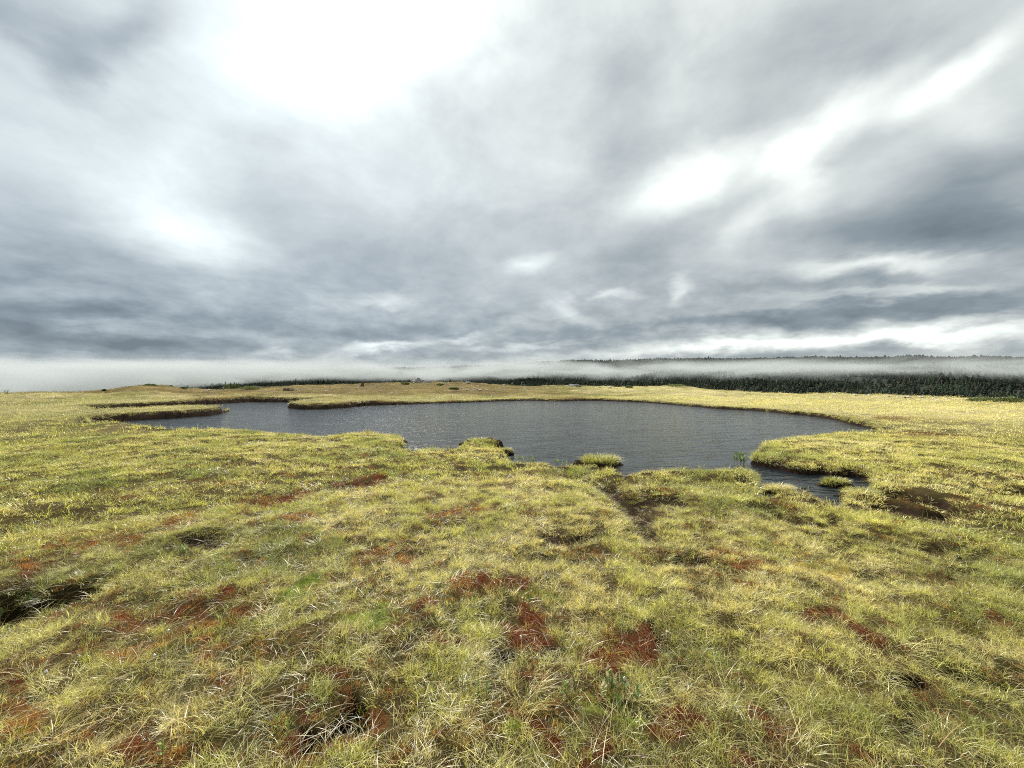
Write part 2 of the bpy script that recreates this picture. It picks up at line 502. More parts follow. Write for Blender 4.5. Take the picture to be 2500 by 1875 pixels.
def simple_mat(name, c1, c2, scale=8, rough=.9, bump=.4, bscale=40, spec=.2, obj=True):
    m, T = new_mat(name)
    co = T.node('ShaderNodeTexCoord').outputs['Object']
    n = T.noise(co, scale, 6, .65)
    col = T.mix(T.mapr(n, .32, .68), c1, c2)
    b = T.node('ShaderNodeBsdfPrincipled')
    T.put(b.inputs['Base Color'], col)
    b.inputs['Roughness'].default_value = rough
    b.inputs['Specular IOR Level'].default_value = spec
    bm = T.node('ShaderNodeBump')
    bm.inputs['Strength'].default_value = bump
    bm.inputs['Distance'].default_value = .02
    T.put(bm.inputs['Height'], T.noise(co, bscale, 5, .7))
    T.put(b.inputs['Normal'], bm.outputs[0])
    out(T, b.outputs[0])
    return m


# ------------------------------------------------------------------ ground sheet
def ground_material():
    m, T = new_mat('bog_ground')
    pos = T.node('ShaderNodeNewGeometry').outputs['Position']
    at = T.node('ShaderNodeAttribute', attribute_name='cover')
    wet = T.node('ShaderNodeAttribute', attribute_name='wet')
    w = T.sep(wet.outputs['Color'])
    col = at.outputs['Color']
    n = T.noise(pos, 38, 6, .75)
    n2 = T.noise(pos, 150, 3, .7)
    f = T.math('ADD', T.math('MULTIPLY', n, .6), T.math('MULTIPLY', n2, .4))
    col = T.mix(1.0, col, T.ramp(f, [(.30, (.35, .33, .30)), (.5, (.9, .9, .9)), (.70, (1.8, 1.7, 1.5))]), 'MULTIPLY')
    # broader mottling that carries on where single plants are too small to see
    p2 = T.vmath('MULTIPLY', pos, (.45, .9, 1))
    n3 = T.noise(p2, 1.3, 6, .7)
    col = T.mix(1.0, col, T.ramp(n3, [(.32, (.62, .60, .52)), (.5, (1, 1, 1)), (.68, (1.35, 1.32, 1.3))]), 'MULTIPLY')
    b = T.node('ShaderNodeBsdfPrincipled')
    T.put(b.inputs['Base Color'], col)
    T.put(b.inputs['Roughness'], T.mapr(w[0], 0, 1, .95, .42, False))
    T.put(b.inputs['Specular IOR Level'], T.mapr(w[0], 0, 1, .03, .4, False))
    bm = T.node('ShaderNodeBump')
    bm.inputs['Strength'].default_value = .9
    bm.inputs['Distance'].default_value = .02
    T.put(bm.inputs['Height'], f)
    T.put(b.inputs['Normal'], bm.outputs[0])
    out(T, b.outputs[0])
    return m


C = {k: np.array(v) for k, v in dict(
    litter=(.060, .044, .018), olive=(.036, .034, .011), peat=(.022, .014, .009), mud=(.020, .012, .006), red=(.075, .021, .009), orange=(.095, .042, .014),
    yellow=(.34, .25, .03), mgreen=(.16, .20, .03), heath=(.165, .115, .045), farolive=(.15, .15, .045), farstraw=(.30, .255, .135), bankmoss=(.17, .075, .022)).items()}


def lerp(a, b, t):
    return a + (b - a) * t[:, None]


def cover_colour(x, y, z, sd):
    r = np.hypot(x, y)
    f = fields(x, y)
    n = np.clip(.5 + .9 * fbm(x, y, .9, 3, 60), 0, 1)
    c = lerp(np.broadcast_to(C['litter'], (len(x), 3)), C['olive'], n * .8)
    far = sst(14, 30, r)
    nf = np.clip(.5 + 1.0 * fbm(x, y * .6, 5, 4, 61), 0, 1)
    fc = lerp(np.broadcast_to(C['farstraw'], (len(x), 3)), C['farolive'], nf)
    # heath is brown beyond the pond, straw pale towards the right
    brown = sst(14, -2, x) * sst(40, 52, y)
    fc = lerp(fc, C['heath'] * .8, brown * .85)
    fc = fc * (1 + .5 * fbm(x, y, 5, 4, 98))[:, None].clip(.4, 1.7)
    rgt = sst(8, 26, x) * .55
    fc = lerp(fc, np.array((.38, .335, .20)), rgt)
    c = lerp(c, fc, far)
    c = lerp(c, C['orange'], np.clip(f['O'], 0, 1) * .8)
    c = lerp(c, C['red'], sst(.15, .6, f['r']))
    c = lerp(c, C['orange'], sst(.15, .6, f['o']))
    c = lerp(c, C['yellow'], sst(.15, .6, f['y']))
    c = lerp(c, C['mgreen'], sst(.2, .7, f['g']) * .8)
    pe = sst(.22, .5, f['H'])
    # exposed peat on the face of the bank
    pe = np.maximum(pe, sst(.30 + .010 * r, .12 + .005 * r, sd))
    c = lerp(c, C['peat'], pe)
    mud = blob(x, y, 1545, 1238, 60, 36) + blob(x, y, 2220, 1225, 110, 24)
    c = lerp(c, C['mud'], np.clip(mud * 1.4, 0, 1) * pe)
    return c, pe


front = np.radians(np.linspace(-64, 64, 620))
back = np.radians(np.linspace(64, 296, 60))[1:-1]
TH = np.concatenate([front, back])
RR = np.concatenate([np.exp(np.linspace(math.log(.5), math.log(24), 430)), np.exp(np.linspace(math.log(24.2), math.log(170), 190))])
nt, nr = len(TH), len(RR)
gr, gt = np.meshgrid(RR, TH, indexing='ij')
gx, gy = (gr * np.sin(gt)).ravel(), (gr * np.cos(gt)).ravel()
gz = height(gx, gy)
gsd = pond_sd(gx, gy)
cc, pe = cover_colour(gx, gy, gz, gsd)
idx = np.arange(nr * nt).reshape(nr, nt)
a_ = idx[:-1, :]; b_ = idx[1:, :]
q = np.stack([a_, b_, np.roll(b_, -1, 1), np.roll(a_, -1, 1)], -1).reshape(-1, 4)
verts = np.stack([gx, gy, gz], 1)
verts = np.vstack([verts, [[0, 0, float(gz[:nt].mean())]]])
tri = np.stack([idx[0], np.roll(idx[0], -1), np.full(nt, nr * nt)], -1)[:, ::1]
me = mesh_from('ground', verts, np.concatenate([q.ravel(), tri.ravel()]), np.concatenate([np.full(len(q), 4), np.full(nt, 3)]))
add_color(me, 'cover', np.vstack([cc, cc[:1]]))
wetv = np.concatenate([np.clip(blob(gx, gy, 1545, 1238, 60, 36) + blob(gx, gy, 2220, 1225, 110, 24), 0, 1) * pe * .12, [0]])
add_color(me, 'wet', np.repeat(wetv[:, None], 3, 1))
link('ground', me, ground_material(), kind='structure', label='grassy bog with hummocks, moss and peat hollows around the pond')


# ------------------------------------------------------------------ water
def water_material():
    m, T = new_mat('pond_water')
    pos = T.node('ShaderNodeNewGeometry').outputs['Position']
    rot = T.node('ShaderNodeMapping')
    rot.inputs['Rotation'].default_value = (0, 0, math.radians(-14))
    T.put(rot.inputs['Vector'], pos)
    p = rot.outputs[0]
    a = T.noise(T.vmath('MULTIPLY', p, (.55, 1.9, 1)), 1.0, 4, .55, .6)
    ridge = T.math('ABSOLUTE', T.math('SUBTRACT', a, .5))
    rl = T.mapr(ridge, 0.0, .07, 1.0, 0.0)
    b = T.noise(T.vmath('MULTIPLY', p, (1.2, 4.2, 1)), 1.7, 4, .6, .4)
    c = T.noise(T.vmath('MULTIPLY', p, (3, 8, 1)), 3.2, 3, .6)
    h = T.math('ADD', T.math('MULTIPLY', a, .9), T.math('MULTIPLY', rl, .22))
    h = T.math('ADD', h, T.math('MULTIPLY', b, .42))
    h = T.math('ADD', h, T.math('MULTIPLY', c, .10))
    bm = T.node('ShaderNodeBump')
    bm.inputs['Strength'].default_value = 1.0
    bm.inputs['Distance'].default_value = .065
    T.put(bm.inputs['Height'], h)
    s = T.node('ShaderNodeBsdfPrincipled')
    s.inputs['Base Color'].default_value = (.010, .015, .021, 1)
    s.inputs['Roughness'].default_value = .11
    s.inputs['IOR'].default_value = 1.333
    s.inputs['Specular IOR Level'].default_value = .5
    T.put(s.inputs['Normal'], bm.outputs[0])
    out(T, s.outputs[0])
    return m


WATER = water_material()
g = .3
xs = np.arange(-42, 28, g); ys = np.arange(3.5, 58, g)
XX, YY = np.meshgrid(xs, ys, indexing='ij')
sdw = poly_sd((XX + g / 2).ravel(), (YY + g / 2).ravel(), POND).reshape(XX.shape)
keep = sdw < .75
vi = np.arange(XX.size).reshape(XX.shape)
k = keep[:-1, :-1]
fq = np.stack([vi[:-1, :-1][k], vi[1:, :-1][k], vi[1:, 1:][k], vi[:-1, 1:][k]], -1)
used, invi = np.unique(fq, return_inverse=True)
wv_ = np.stack([XX.ravel()[used], YY.ravel()[used], np.zeros(len(used))], 1)
me = mesh_from('pond_water', wv_, invi.reshape(-1), np.full(len(fq), 4))
link('water', me, WATER, kind='structure', label='dark rippled pond water reflecting the clouds')


# ------------------------------------------------------------------ blades of grass, gathered into clumps
def blades(rng, n, R, h0, h1, w, bend0, bend1, segs=4, out_=.5, wind=.15, straw=.4, flat=0.0, dome=0.0):
    root_a = rng.random(n) * 2 * PI
    rr = R * np.sqrt(rng.random(n))
    rx, ry = rr * np.cos(root_a), rr * np.sin(root_a)
    la = np.where(rng.random(n) < out_, root_a + rng.normal(0, .6, n), rng.random(n) * 2 * PI)
    lx, ly = np.cos(la) + wind, np.sin(la) - wind * .2
    h = rng.uniform(h0, h1, n)
    bd = rng.uniform(bend0, bend1, n)
    fa = rng.random(n) * PI
    fx, fy = np.cos(fa), np.sin(fa)
    ww = w * rng.uniform(.6, 1.25, n)
    V, FQ, col = [], [], []
    r1, r2 = rng.random(n), rng.random(n)
    base = 0
    ts = np.linspace(0, 1, segs + 1)
    pts = []
    for t in ts:
        up = h * (t - bd * .55 * t ** 2.2) * (1 - flat) + h * flat * .12 * math.sin(t * PI) + dome * (1 - (rr / R) ** 2)
        lat = h * (bd * t ** 1.7 + flat * t)
        pts.append(np.stack([rx + lx * lat, ry + ly * lat, up - .012], 1))
    vs = []
    for j, t in enumerate(ts[:-1]):
        wd = (ww * (1 - t ** 1.6 * .75) * .5)[:, None]
        side = np.stack([fx, fy, np.zeros(n)], 1)
        vs.append(pts[j] - side * wd); vs.append(pts[j] + side * wd)
    vs.append(pts[-1])
    A = np.stack(vs, 1)             # n, 2*segs+1, 3
    m = 2 * segs + 1
    off = (np.arange(n) * m)[:, None]
    quads = []
    for j in range(segs - 1):
        quads.append(np.array([2 * j, 2 * j + 1, 2 * j + 3, 2 * j + 2]) + off)
    tris = np.array([2 * segs - 2, 2 * segs - 1, 2 * segs]) + off
    st = (r1 < straw).astype(float)
    tt = np.repeat(ts, 2)[:m]
    c = np.stack([np.repeat(st[:, None], m, 1), np.repeat(tt[None, :], n, 0), np.repeat(r2[:, None], m, 1)], 2).reshape(-1, 3)
    return A.reshape(-1, 3), np.concatenate([q.ravel() for q in quads]), np.full(n * (segs - 1), 4), tris.ravel(), np.full(n, 3), c


def clump_mesh(name, rng, specs):
    V, Q, QT, T3, TT, CC = [], [], [], [], [], []
    o = 0
    for s in specs:
        v, q_, qt, t3, tt, c = blades(rng, **s)
        V.append(v); Q.append(q_ + o); QT.append(qt); T3.append(t3 + o); TT.append(tt); CC.append(c)
        o += len(v)
    me = mesh_from(name, np.vstack(V), np.concatenate(Q + T3), np.concatenate(QT + TT), True)
    add_color(me, 'blade', np.vstack(CC))
    return me


def grass_material(name, instanced=True, fixed=(.3, .3, .08), straw=(.80, .72, .31)):
    m, T = new_mat(name)
    bl = T.node('ShaderNodeAttribute', attribute_name='blade')
    s = T.sep(bl.outputs['Color'])
    if instanced:
        ti = T.node('ShaderNodeAttribute', attribute_name='tint')
        ti.attribute_type = 'INSTANCER'
        tint = ti.outputs['Color']
        di = T.node('ShaderNodeAttribute', attribute_name='dry')
        di.attribute_type = 'INSTANCER'
        dry = di.outputs['Fac']
    else:
        tint = T.mix(0.0, fixed, fixed)
        dry = 1.0
    base = T.mix(T.math('MULTIPLY', s[0], T.math('MULTIPLY', dry, .85)), tint, straw)
    # tips dry out first
    base = T.mix(T.math('MULTIPLY', T.mapr(s[1], .45, 1.0), T.math('MULTIPLY', dry, .5)), base, straw)
    var = T.mapr(s[2], 0, 1, .42, 1.65, False)
    base = T.vmath('SCALE', base, sc=var)
    d = T.node('ShaderNodeBsdfDiffuse')
    T.put(d.inputs[0], base)
    tr = T.node('ShaderNodeBsdfTranslucent')
    T.put(tr.inputs[0], T.mix(1.0, base, (1.15, 1.15, .75), 'MULTIPLY'))
    mx = T.node('ShaderNodeMixShader')
    mx.inputs[0].default_value = .42
    T.l.new(d.outputs[0], mx.inputs[1]); T.l.new(tr.outputs[0], mx.inputs[2])
    gl = T.node('ShaderNodeBsdfGlossy')
    gl.inputs['Roughness'].default_value = .38
    gl.inputs['Color'].default_value = (1, 1, .95, 1)
    m2 = T.node('ShaderNodeMixShader')
    m2.inputs[0].default_value = .055
    T.l.new(mx.outputs[0], m2.inputs[1]); T.l.new(gl.outputs[0], m2.inputs[2])
    out(T, m2.outputs[0])
    return m


GRASS = grass_material('grass_blades')
rng = np.random.default_rng(7)


def source_collection(name, meshes, mat):
    c = bpy.data.collections.new(name)
    for i, me in enumerate(meshes):
        me.materials.append(mat)
        o = bpy.data.objects.new('%s_%02d' % (name, i), me)
        c.objects.link(o)
    return c


def scatter(name, col, xyz, ind, rot, scl, tint, dry, **props):
    me = bpy.data.meshes.new(name)
    n = len(xyz)
    me.vertices.add(n)
    me.vertices.foreach_set('co', np.asarray(xyz, np.float32).ravel())
    at = me.attributes.new('ind', 'INT', 'POINT'); at.data.foreach_set('value', np.asarray(ind, np.int32))
    at = me.attributes.new('rot', 'FLOAT_VECTOR', 'POINT'); at.data.foreach_set('vector', np.asarray(rot, np.float32).ravel())
    at = me.attributes.new('scl', 'FLOAT_VECTOR', 'POINT'); at.data.foreach_set('vector', np.asarray(scl, np.float32).ravel())
    at = me.attributes.new('tint', 'FLOAT_COLOR', 'POINT')
    c4 = np.ones((n, 4), np.float32); c4[:, :3] = tint
    at.data.foreach_set('color', c4.ravel())
    at = me.attributes.new('dry', 'FLOAT', 'POINT'); at.data.foreach_set('value', np.asarray(dry, np.float32))
    o = link(name, me, None, **props)
    ng = bpy.data.node_groups.new(name, 'GeometryNodeTree')
    ng.interface.new_socket('Geometry', in_out='INPUT', socket_type='NodeSocketGeometry')
    ng.interface.new_socket('Geometry', in_out='OUTPUT', socket_type='NodeSocketGeometry')
    N = ng.nodes; L = ng.links
    gi = N.new('NodeGroupInput'); go = N.new('NodeGroupOutput')
    ip = N.new('GeometryNodeInstanceOnPoints')
    ci = N.new('GeometryNodeCollectionInfo')
    ci.inputs['Collection'].default_value = col
    ci.inputs['Separate Children'].default_value = True
    ci.inputs['Reset Children'].default_value = True

    def na(nm, dt):
        a = N.new('GeometryNodeInputNamedAttribute'); a.data_type = dt
        a.inputs['Name'].default_value = nm
        return a.outputs['Attribute']
    L.new(gi.outputs[0], ip.inputs['Points'])
    L.new(ci.outputs[0], ip.inputs['Instance'])
    ip.inputs['Pick Instance'].default_value = True
    L.new(na('ind', 'INT'), ip.inputs['Instance Index'])
    L.new(na('rot', 'FLOAT_VECTOR'), ip.inputs['Rotation'])
    L.new(na('scl', 'FLOAT_VECTOR'), ip.inputs['Scale'])
    L.new(ip.outputs[0], go.inputs[0])
    md = o.modifiers.new('scatter', 'NODES')
    md.node_group = ng
    return o


# clump shapes: 0-3 upright green, 4-6 arching mixed, 7-8 long dead arcs, 9-10 matted flat straw, 11-13 short moss sprigs
def clumps(w, R, n):
    ms = []
    for i in range(4):
        ms.append(clump_mesh('clump', rng, [dict(n=n, R=R, h0=.035, h1=.105, w=w, bend0=.25, bend1=.95, straw=.36),
                                            dict(n=n // 4, R=R * 1.1, h0=.05, h1=.11, w=w, bend0=.5, bend1=1.1, straw=.9, flat=.45)]))
    for i in range(3):
        ms.append(clump_mesh('clump', rng, [dict(n=n, R=R * .8, h0=.045, h1=.12, w=w, bend0=.5, bend1=1.15, straw=.5, out_=.8, wind=.3)]))
    for i in range(2):
        ms.append(clump_mesh('clump', rng, [dict(n=max(6, n // 3), R=R * .7, h0=.10, h1=.20, w=w * .9, bend0=.6, bend1=1.2, segs=6, straw=.95, out_=.7, wind=.3),
                                            dict(n=n // 3, R=R, h0=.05, h1=.12, w=w, bend0=.2, bend1=.9, straw=.5)]))
    for i in range(2):
        ms.append(clump_mesh('clump', rng, [dict(n=n, R=R * 1.3, h0=.06, h1=.14, w=w, bend0=.5, bend1=1.0, straw=.9, flat=.75, wind=.3)]))
    for i in range(3):
        ms.append(clump_mesh('clump', rng, [dict(n=int(n * 1.3), R=R * .9, h0=.012, h1=.040, w=w * 1.5, bend0=.1, bend1=1.0, segs=2, straw=.04, dome=.022)]))
    return ms


NEAR = source_collection('near_clump', clumps(.00175, .06, 56), GRASS)
MID = source_collection('mid_clump', clumps(.0050, .13, 44), GRASS)
LIT = source_collection('litter', [clump_mesh('litter', rng, [dict(n=12, R=.08, h0=.04, h1=.12, w=.0022, bend0=.3, bend1=.9, straw=.25, flat=.9),
                                                        dict(n=22, R=.07, h0=.010, h1=.030, w=.0045, bend0=.1, bend1=1.0, segs=2, straw=.1, dome=.01)]) for _ in range(5)], GRASS)
FAR = source_collection('far_clump', clumps(.011, .30, 50), GRASS)
VFAR = source_collection('distant_clump', clumps(.026, .62, 46), GRASS)

PAL = {k: np.array(v) for k, v in dict(green=(.24, .31, .05), dull=(.27, .28, .085), lime=(.54, .54, .12), straw=(.72, .63, .24), pale=(.80, .75, .54),
                                       brown=(.24, .15, .06), red=(.22, .064, .022), orange=(.40, .165, .04), yellow=(.50, .36, .04), mgreen=(.17, .24, .035),
                                       dark=(.075, .075, .025), heath=(.23, .165, .065)).items()}


def grow(name, col, r0, r1, dens, half=62, seed=1, scale=1.0, **props):
    rg = np.random.default_rng(seed)
    ha = math.radians(half)
    n = int(ha * (r1 ** 2 - r0 ** 2) * dens)
    r = np.sqrt(rg.uniform(r0 ** 2, r1 ** 2, n))
    a = rg.uniform(-ha, ha, n)
    x, y = r * np.sin(a), r * np.cos(a)
    sd = pond_sd(x, y)
    ac = np.clip(a, R_AZ[0], R_AZ[-1])
    rd = np.interp(ac, R_AZ, R_D)
    ok = (sd > .045 + .0022 * r) & (r < rd + 14)
    x, y, r, sd, a = x[ok], y[ok], r[ok], sd[ok], a[ok]
    f = fields(x, y)
    z = height(x, y)
    n = len(x)
    u = rg.random(n)
    patch = np.clip(.5 + .95 * fbm(x, y, .55 + .03 * r.mean(), 3, 71), 0, 1)       # green to straw
    patch2 = np.clip(.5 + 1.1 * fbm(x, y, 2.2, 3, 72), 0, 1)
    moss = np.maximum.reduce([f['r'], f['o'], f['y'], f['g'] * .6])
    g_ = np.clip(.31 + .55 * (patch - .5) + .35 * (patch2 - .5) + .55 * f['G'] - .5 * f['P'], 0, 1)
    tint = lerp(np.broadcast_to(PAL['straw'], (n, 3)), PAL['lime'], sst(.05, .45, g_))
    tint = lerp(tint, PAL['green'], sst(.42, .95, g_))
    tint = lerp(tint, PAL['dull'], sst(.5, .9, patch2) * .35 * sst(.3, .6, g_))
    tint = lerp(tint, PAL['pale'], np.clip(f['P'], 0, 1) * .8)
    tint = lerp(tint, PAL['brown'], (rg.random(n) < .10) * .7 + 0 * u)
    dry = np.clip(1.0 - .75 * g_ + .2 * f['P'], .1, 1.0)
    # beyond the pond: brown heath with olive shrubs; pale straw to the right; rusty moss along the bank
    heath = sst(40, 50, y) * sst(24, 6, x)
    hn = np.clip(.5 + 1.2 * fbm(x, y * .7, 3.2, 4, 81), 0, 1)
    tint = lerp(tint, lerp(np.broadcast_to(PAL['heath'], (n, 3)), PAL['dark'] * 1.6, sst(.50, .75, hn)), heath * .85)
    tint = lerp(tint, PAL['dull'], heath * sst(.55, .2, hn) * .5)
    dry = dry * (1 - .55 * heath)
    rgt = sst(7, 22, x) * sst(10, 16, y) * (1 - heath)
    tint = lerp(tint, PAL['straw'] * 1.1, rgt * .55)
    lf = sst(-8, -16, x) * sst(14, 20, y) * (1 - heath)
    tint = lerp(tint, PAL['heath'] * 1.15, lf * .45)
    Oo = np.clip(f['O'], 0, 1)
    tint = lerp(tint, PAL['orange'] * .75, Oo * .75)
    dry = dry * (1 - .7 * Oo)
    lft = sst(1.5, -5, x)
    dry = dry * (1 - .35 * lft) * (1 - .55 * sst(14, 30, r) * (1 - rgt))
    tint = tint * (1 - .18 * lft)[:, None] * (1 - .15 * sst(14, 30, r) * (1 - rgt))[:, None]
    # kinds of clump
    ind = rg.integers(0, 4, n)
    arch = rg.random(n) < .40 - .15 * f['G']
    ind[arch] = rg.integers(4, 7, arch.sum())
    dead = rg.random(n) < .035 + .35 * np.clip(f['P'], 0, 1)
    ind[dead] = rg.integers(7, 9, dead.sum())
    mat_ = rg.random(n) < .12 + .25 * np.clip(f['P'], 0, 1)
    ind[mat_] = rg.integers(9, 11, mat_.sum())
    und = sst(.12, .50, fbm(x, y, .42, 3, 101)) * sst(13, 8, r) * (1 - .6 * f['G'])
    und = np.clip(und + (.8 * blob(x, y, 330, 1560, 520, 230) + .7 * blob(x, y, 900, 1700, 520, 160) + .45 * blob(x, y, 1180, 1450, 330, 110) + .35 * blob(x, y, 1650, 1800, 340, 60)) * sst(-.25, .35, fbm(x, y, .5, 3, 102)), 0, 1.2)
    ms_ = rg.random(n) < np.maximum(sst(.14, .42, moss) * .82, und * .58)
    ind[ms_] = rg.integers(11, 14, ms_.sum())
    mk = np.stack([f['r'], f['o'], f['y'], f['g'] * .9], 1).argmax(1)
    mc = np.array([PAL['red'], PAL['orange'], PAL['yellow'], PAL['mgreen']])[mk]
    mv = rg.uniform(.5, 1.25, n)[:, None]
    low = (und > moss) & ms_
    uc = np.array([[.22, .10, .03], [.14, .11, .03], [.25, .080, .024], [.34, .17, .045]])[rg.integers(0, 4, n)]
    mc = np.where(low[:, None], uc, mc)
    tint = np.where(ms_[:, None], mc * mv, tint)
    dry = np.where(ms_, .05, dry)
    # thinner in the hollows and at bare peat
    H = f['H']
    keep = (rg.random(n) > sst(.30, .62, H) * .80) & (z > -.10)
    tint = lerp(tint, PAL['brown'] * .45, sst(.25, .6, H) * .85 * (rg.random(n) < .75))
    dry = dry * (1 - .7 * sst(.25, .6, H))
    keep &= ~((np.maximum(f['r'], f['o'] * .8) > .30) & ~ms_ & (rg.random(n) < .30))
    keep &= ~((und > .3) & ~ms_ & (rg.random(n) < .25))
    gap = gn(x / .16, y / .16, 91)
    keep &= ~((gap > .30) & (rg.random(n) < .65) & (r < 8))
    s = rg.uniform(.75, 1.25, n) * scale
    hs = s * (1 + .25 * (patch - .5)) * (1 - .25 * f['o'])
    hs = np.where(ms_, s * 1.25, hs)
    hs = hs * (1 - .45 * np.clip(f['H'] * 1.3, 0, 1) * (~ms_))
    hs = hs * (1 - .35 * heath) * (1 + .25 * sst(.8, .1, sd) * (~ms_))
    fv = sst(12, 30, r.mean())
    tint = tint * rg.uniform(.74 - .2 * fv, 1.26 + .25 * fv, n)[:, None]
    st_ = fbm(x, y, 4.5, 4, 95)
    tint = lerp(tint, PAL['pale'], rgt * sst(.08, .5, st_) * .95)
    tint = tint * (1 - .27 * sst(10, 26, r))[:, None]  # distant clumps self-shadow less, so that missing shade is put into their tint
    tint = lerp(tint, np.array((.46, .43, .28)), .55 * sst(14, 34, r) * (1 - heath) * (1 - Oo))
    tint = tint * (1 + (.45 * gn(x / 1.9, y / 1.9, 96) + .3 * fbm(x, y, 6, 2, 97)) * sst(25, 45, r))[:, None].clip(.35, 1.6)
    # grass on the brow of the bank leans a little over it
    lx_ = gn(x / .38, y / .38, 110) * .55 * sst(16, 6, r); ly_ = gn(x / .38, y / .38, 111) * .55 * sst(16, 6, r)
    rot = np.stack([rg.normal(0, .16, n) + lx_, rg.normal(.10, .16, n) + ly_, rg.uniform(0, 2 * PI, n)], 1)
    scl = np.stack([s, s, hs], 1)
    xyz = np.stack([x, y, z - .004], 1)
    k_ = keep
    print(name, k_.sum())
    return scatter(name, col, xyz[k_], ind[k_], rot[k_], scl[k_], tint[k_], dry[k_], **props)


grow('grass', NEAR, .35, 6.4, 420, 120, 11, .80, kind='stuff', label='fine green and straw bog grass nearest the camera', category='grass')
grow('grass', MID, 5.9, 17.0, 78, 80, 12, .88, kind='stuff', label='bog grass around the near shore of the pond', category='grass')
grow('grass', FAR, 16.0, 46.0, 11, 72, 13, 1.0, kind='stuff', label='pale sedge around the sides of the pond', category='grass')
grow('grass', VFAR, 40.0, 100.0, 2.6, 68, 14, 1.0, kind='stuff', label='brown heath growing beyond the pond', category='grass')

# fallen blades and dry litter lying between the clumps
rgd = np.random.default_rng(55)
ha_ = math.radians(110)
nl = int(ha_ * (7.0 ** 2 - .9 ** 2) * 130)
r_ = np.sqrt(rgd.uniform(.9 ** 2, 7.0 ** 2, nl)); a1 = rgd.uniform(-ha_, ha_, nl)
lx_, ly_ = r_ * np.sin(a1), r_ * np.cos(a1)
okl = (pond_sd(lx_, ly_) > .08)
lx_, ly_ = lx_[okl], ly_[okl]
fl_ = fields(lx_, ly_)
okl = (fl_['H'] < .5) | (rgd.random(len(lx_)) < .15)
lx_, ly_ = lx_[okl], ly_[okl]
lz_ = height(lx_, ly_)
nl = len(lx_)
lsc = rgd.uniform(.5, 1.3, nl)
lt_ = np.array([[.30, .20, .09], [.20, .12, .05], [.44, .34, .16], [.16, .15, .05], [.13, .06, .025], [.10, .13, .03]])[rgd.integers(0, 6, nl)] * rgd.uniform(.6, 1.3, nl)[:, None]
scatter('fallen_litter', LIT, np.stack([lx_, ly_, lz_ + .004], 1), rgd.integers(0, 5, nl), np.stack([rgd.normal(0, .15, nl), rgd.normal(0, .15, nl), rgd.uniform(0, 6.28, nl)], 1),
        np.stack([lsc, lsc, lsc], 1), lt_, rgd.uniform(.0, .35, nl), kind='stuff', label='dead blades and brown litter lying flat between the grass clumps', category='litter')

# grass hanging over the lip of the bank
rgf = np.random.default_rng(77)
fx_, fy_ = [], []
for i in range(len(POND)):
    p, q = POND[i], POND[(i + 1) % len(POND)]
    L = math.hypot(*(q - p)); rm = math.hypot(*((p + q) / 2))
    nn = int(L * np.clip(150 / rm, 4, 22)) + 1
    tt = rgf.random(nn)
    fx_ += list(p[0] + (q[0] - p[0]) * tt); fy_ += list(p[1] + (q[1] - p[1]) * tt)
fx_, fy_ = np.array(fx_), np.array(fy_)
for _ in range(4):
    s0 = pond_sd(fx_, fy_)
    gxd = (pond_sd(fx_ + .03, fy_) - s0) / .03; gyd = (pond_sd(fx_, fy_ + .03) - s0) / .03
    gl_ = np.hypot(gxd, gyd) + 1e-6
    tgt = .05 + .003 * np.hypot(fx_, fy_)
    fx_ = fx_ + np.clip((tgt - s0), -.2, .2) * gxd / gl_; fy_ = fy_ + np.clip((tgt - s0), -.2, .2) * gyd / gl_
fz = height(fx_, fy_)
tilt = rgf.uniform(.35, 1.25, len(fx_))
fr = []
for a_, b_, t_ in zip(-gxd / gl_, -gyd / gl_, tilt):
    qn = Vector((0, 0, 1)).cross(Vector((a_, b_, 0))).normalized()
    M_ = Matrix.Rotation(t_, 3, qn) @ Matrix.Rotation(rgf.uniform(0, 6.28), 3, 'Z')
    fr.append(tuple(M_.to_euler()))
fcol = np.array([PAL['straw'] * .8, PAL['brown'], PAL['lime'] * .7, PAL['green'], PAL['brown'] * .5])[rgf.integers(0, 5, len(fx_))]
frr = np.hypot(fx_, fy_)
fs_ = rgf.uniform(.6, 1.1, len(fx_)) * (.75 + .012 * frr)
okf = fz > .04
scatter('grass', MID, np.stack([fx_, fy_, fz], 1)[okf], rgf.integers(0, 9, len(fx_))[okf], np.array(fr)[okf], np.stack([fs_, fs_, fs_], 1)[okf], fcol[okf], rgf.uniform(.2, .8, len(fx_))[okf],
        kind='stuff', label='ragged grass hanging over the peat bank round the pond', category='grass')

# ------------------------------------------------------------------ distant hills
HILL = np.array([(-900, 962, 1400), (0, 962, 1400), (140, 954, 1400), (260, 946, 1350), (380, 934, 1300), (500, 918, 1300), (700, 908, 1300), (900, 902, 1300), (970, 900, 1300), (1144, 895, 1250),
                 (1250, 893, 1150), (1306, 887, 1050), (1391, 881, 950), (1589, 880, 900), (1787, 876, 860), (1860, 874, 850), (2100, 874, 850), (2500, 875, 840), (3400, 876, 840)], float)
H_AZ = np.arctan((HILL[:, 0] - 1250) / F)
H_D = HILL[:, 2] / np.maximum(.6, 1)
H_Z = CZ + (HZ - HILL[:, 1]) / F * H_D * np.cos(H_AZ)


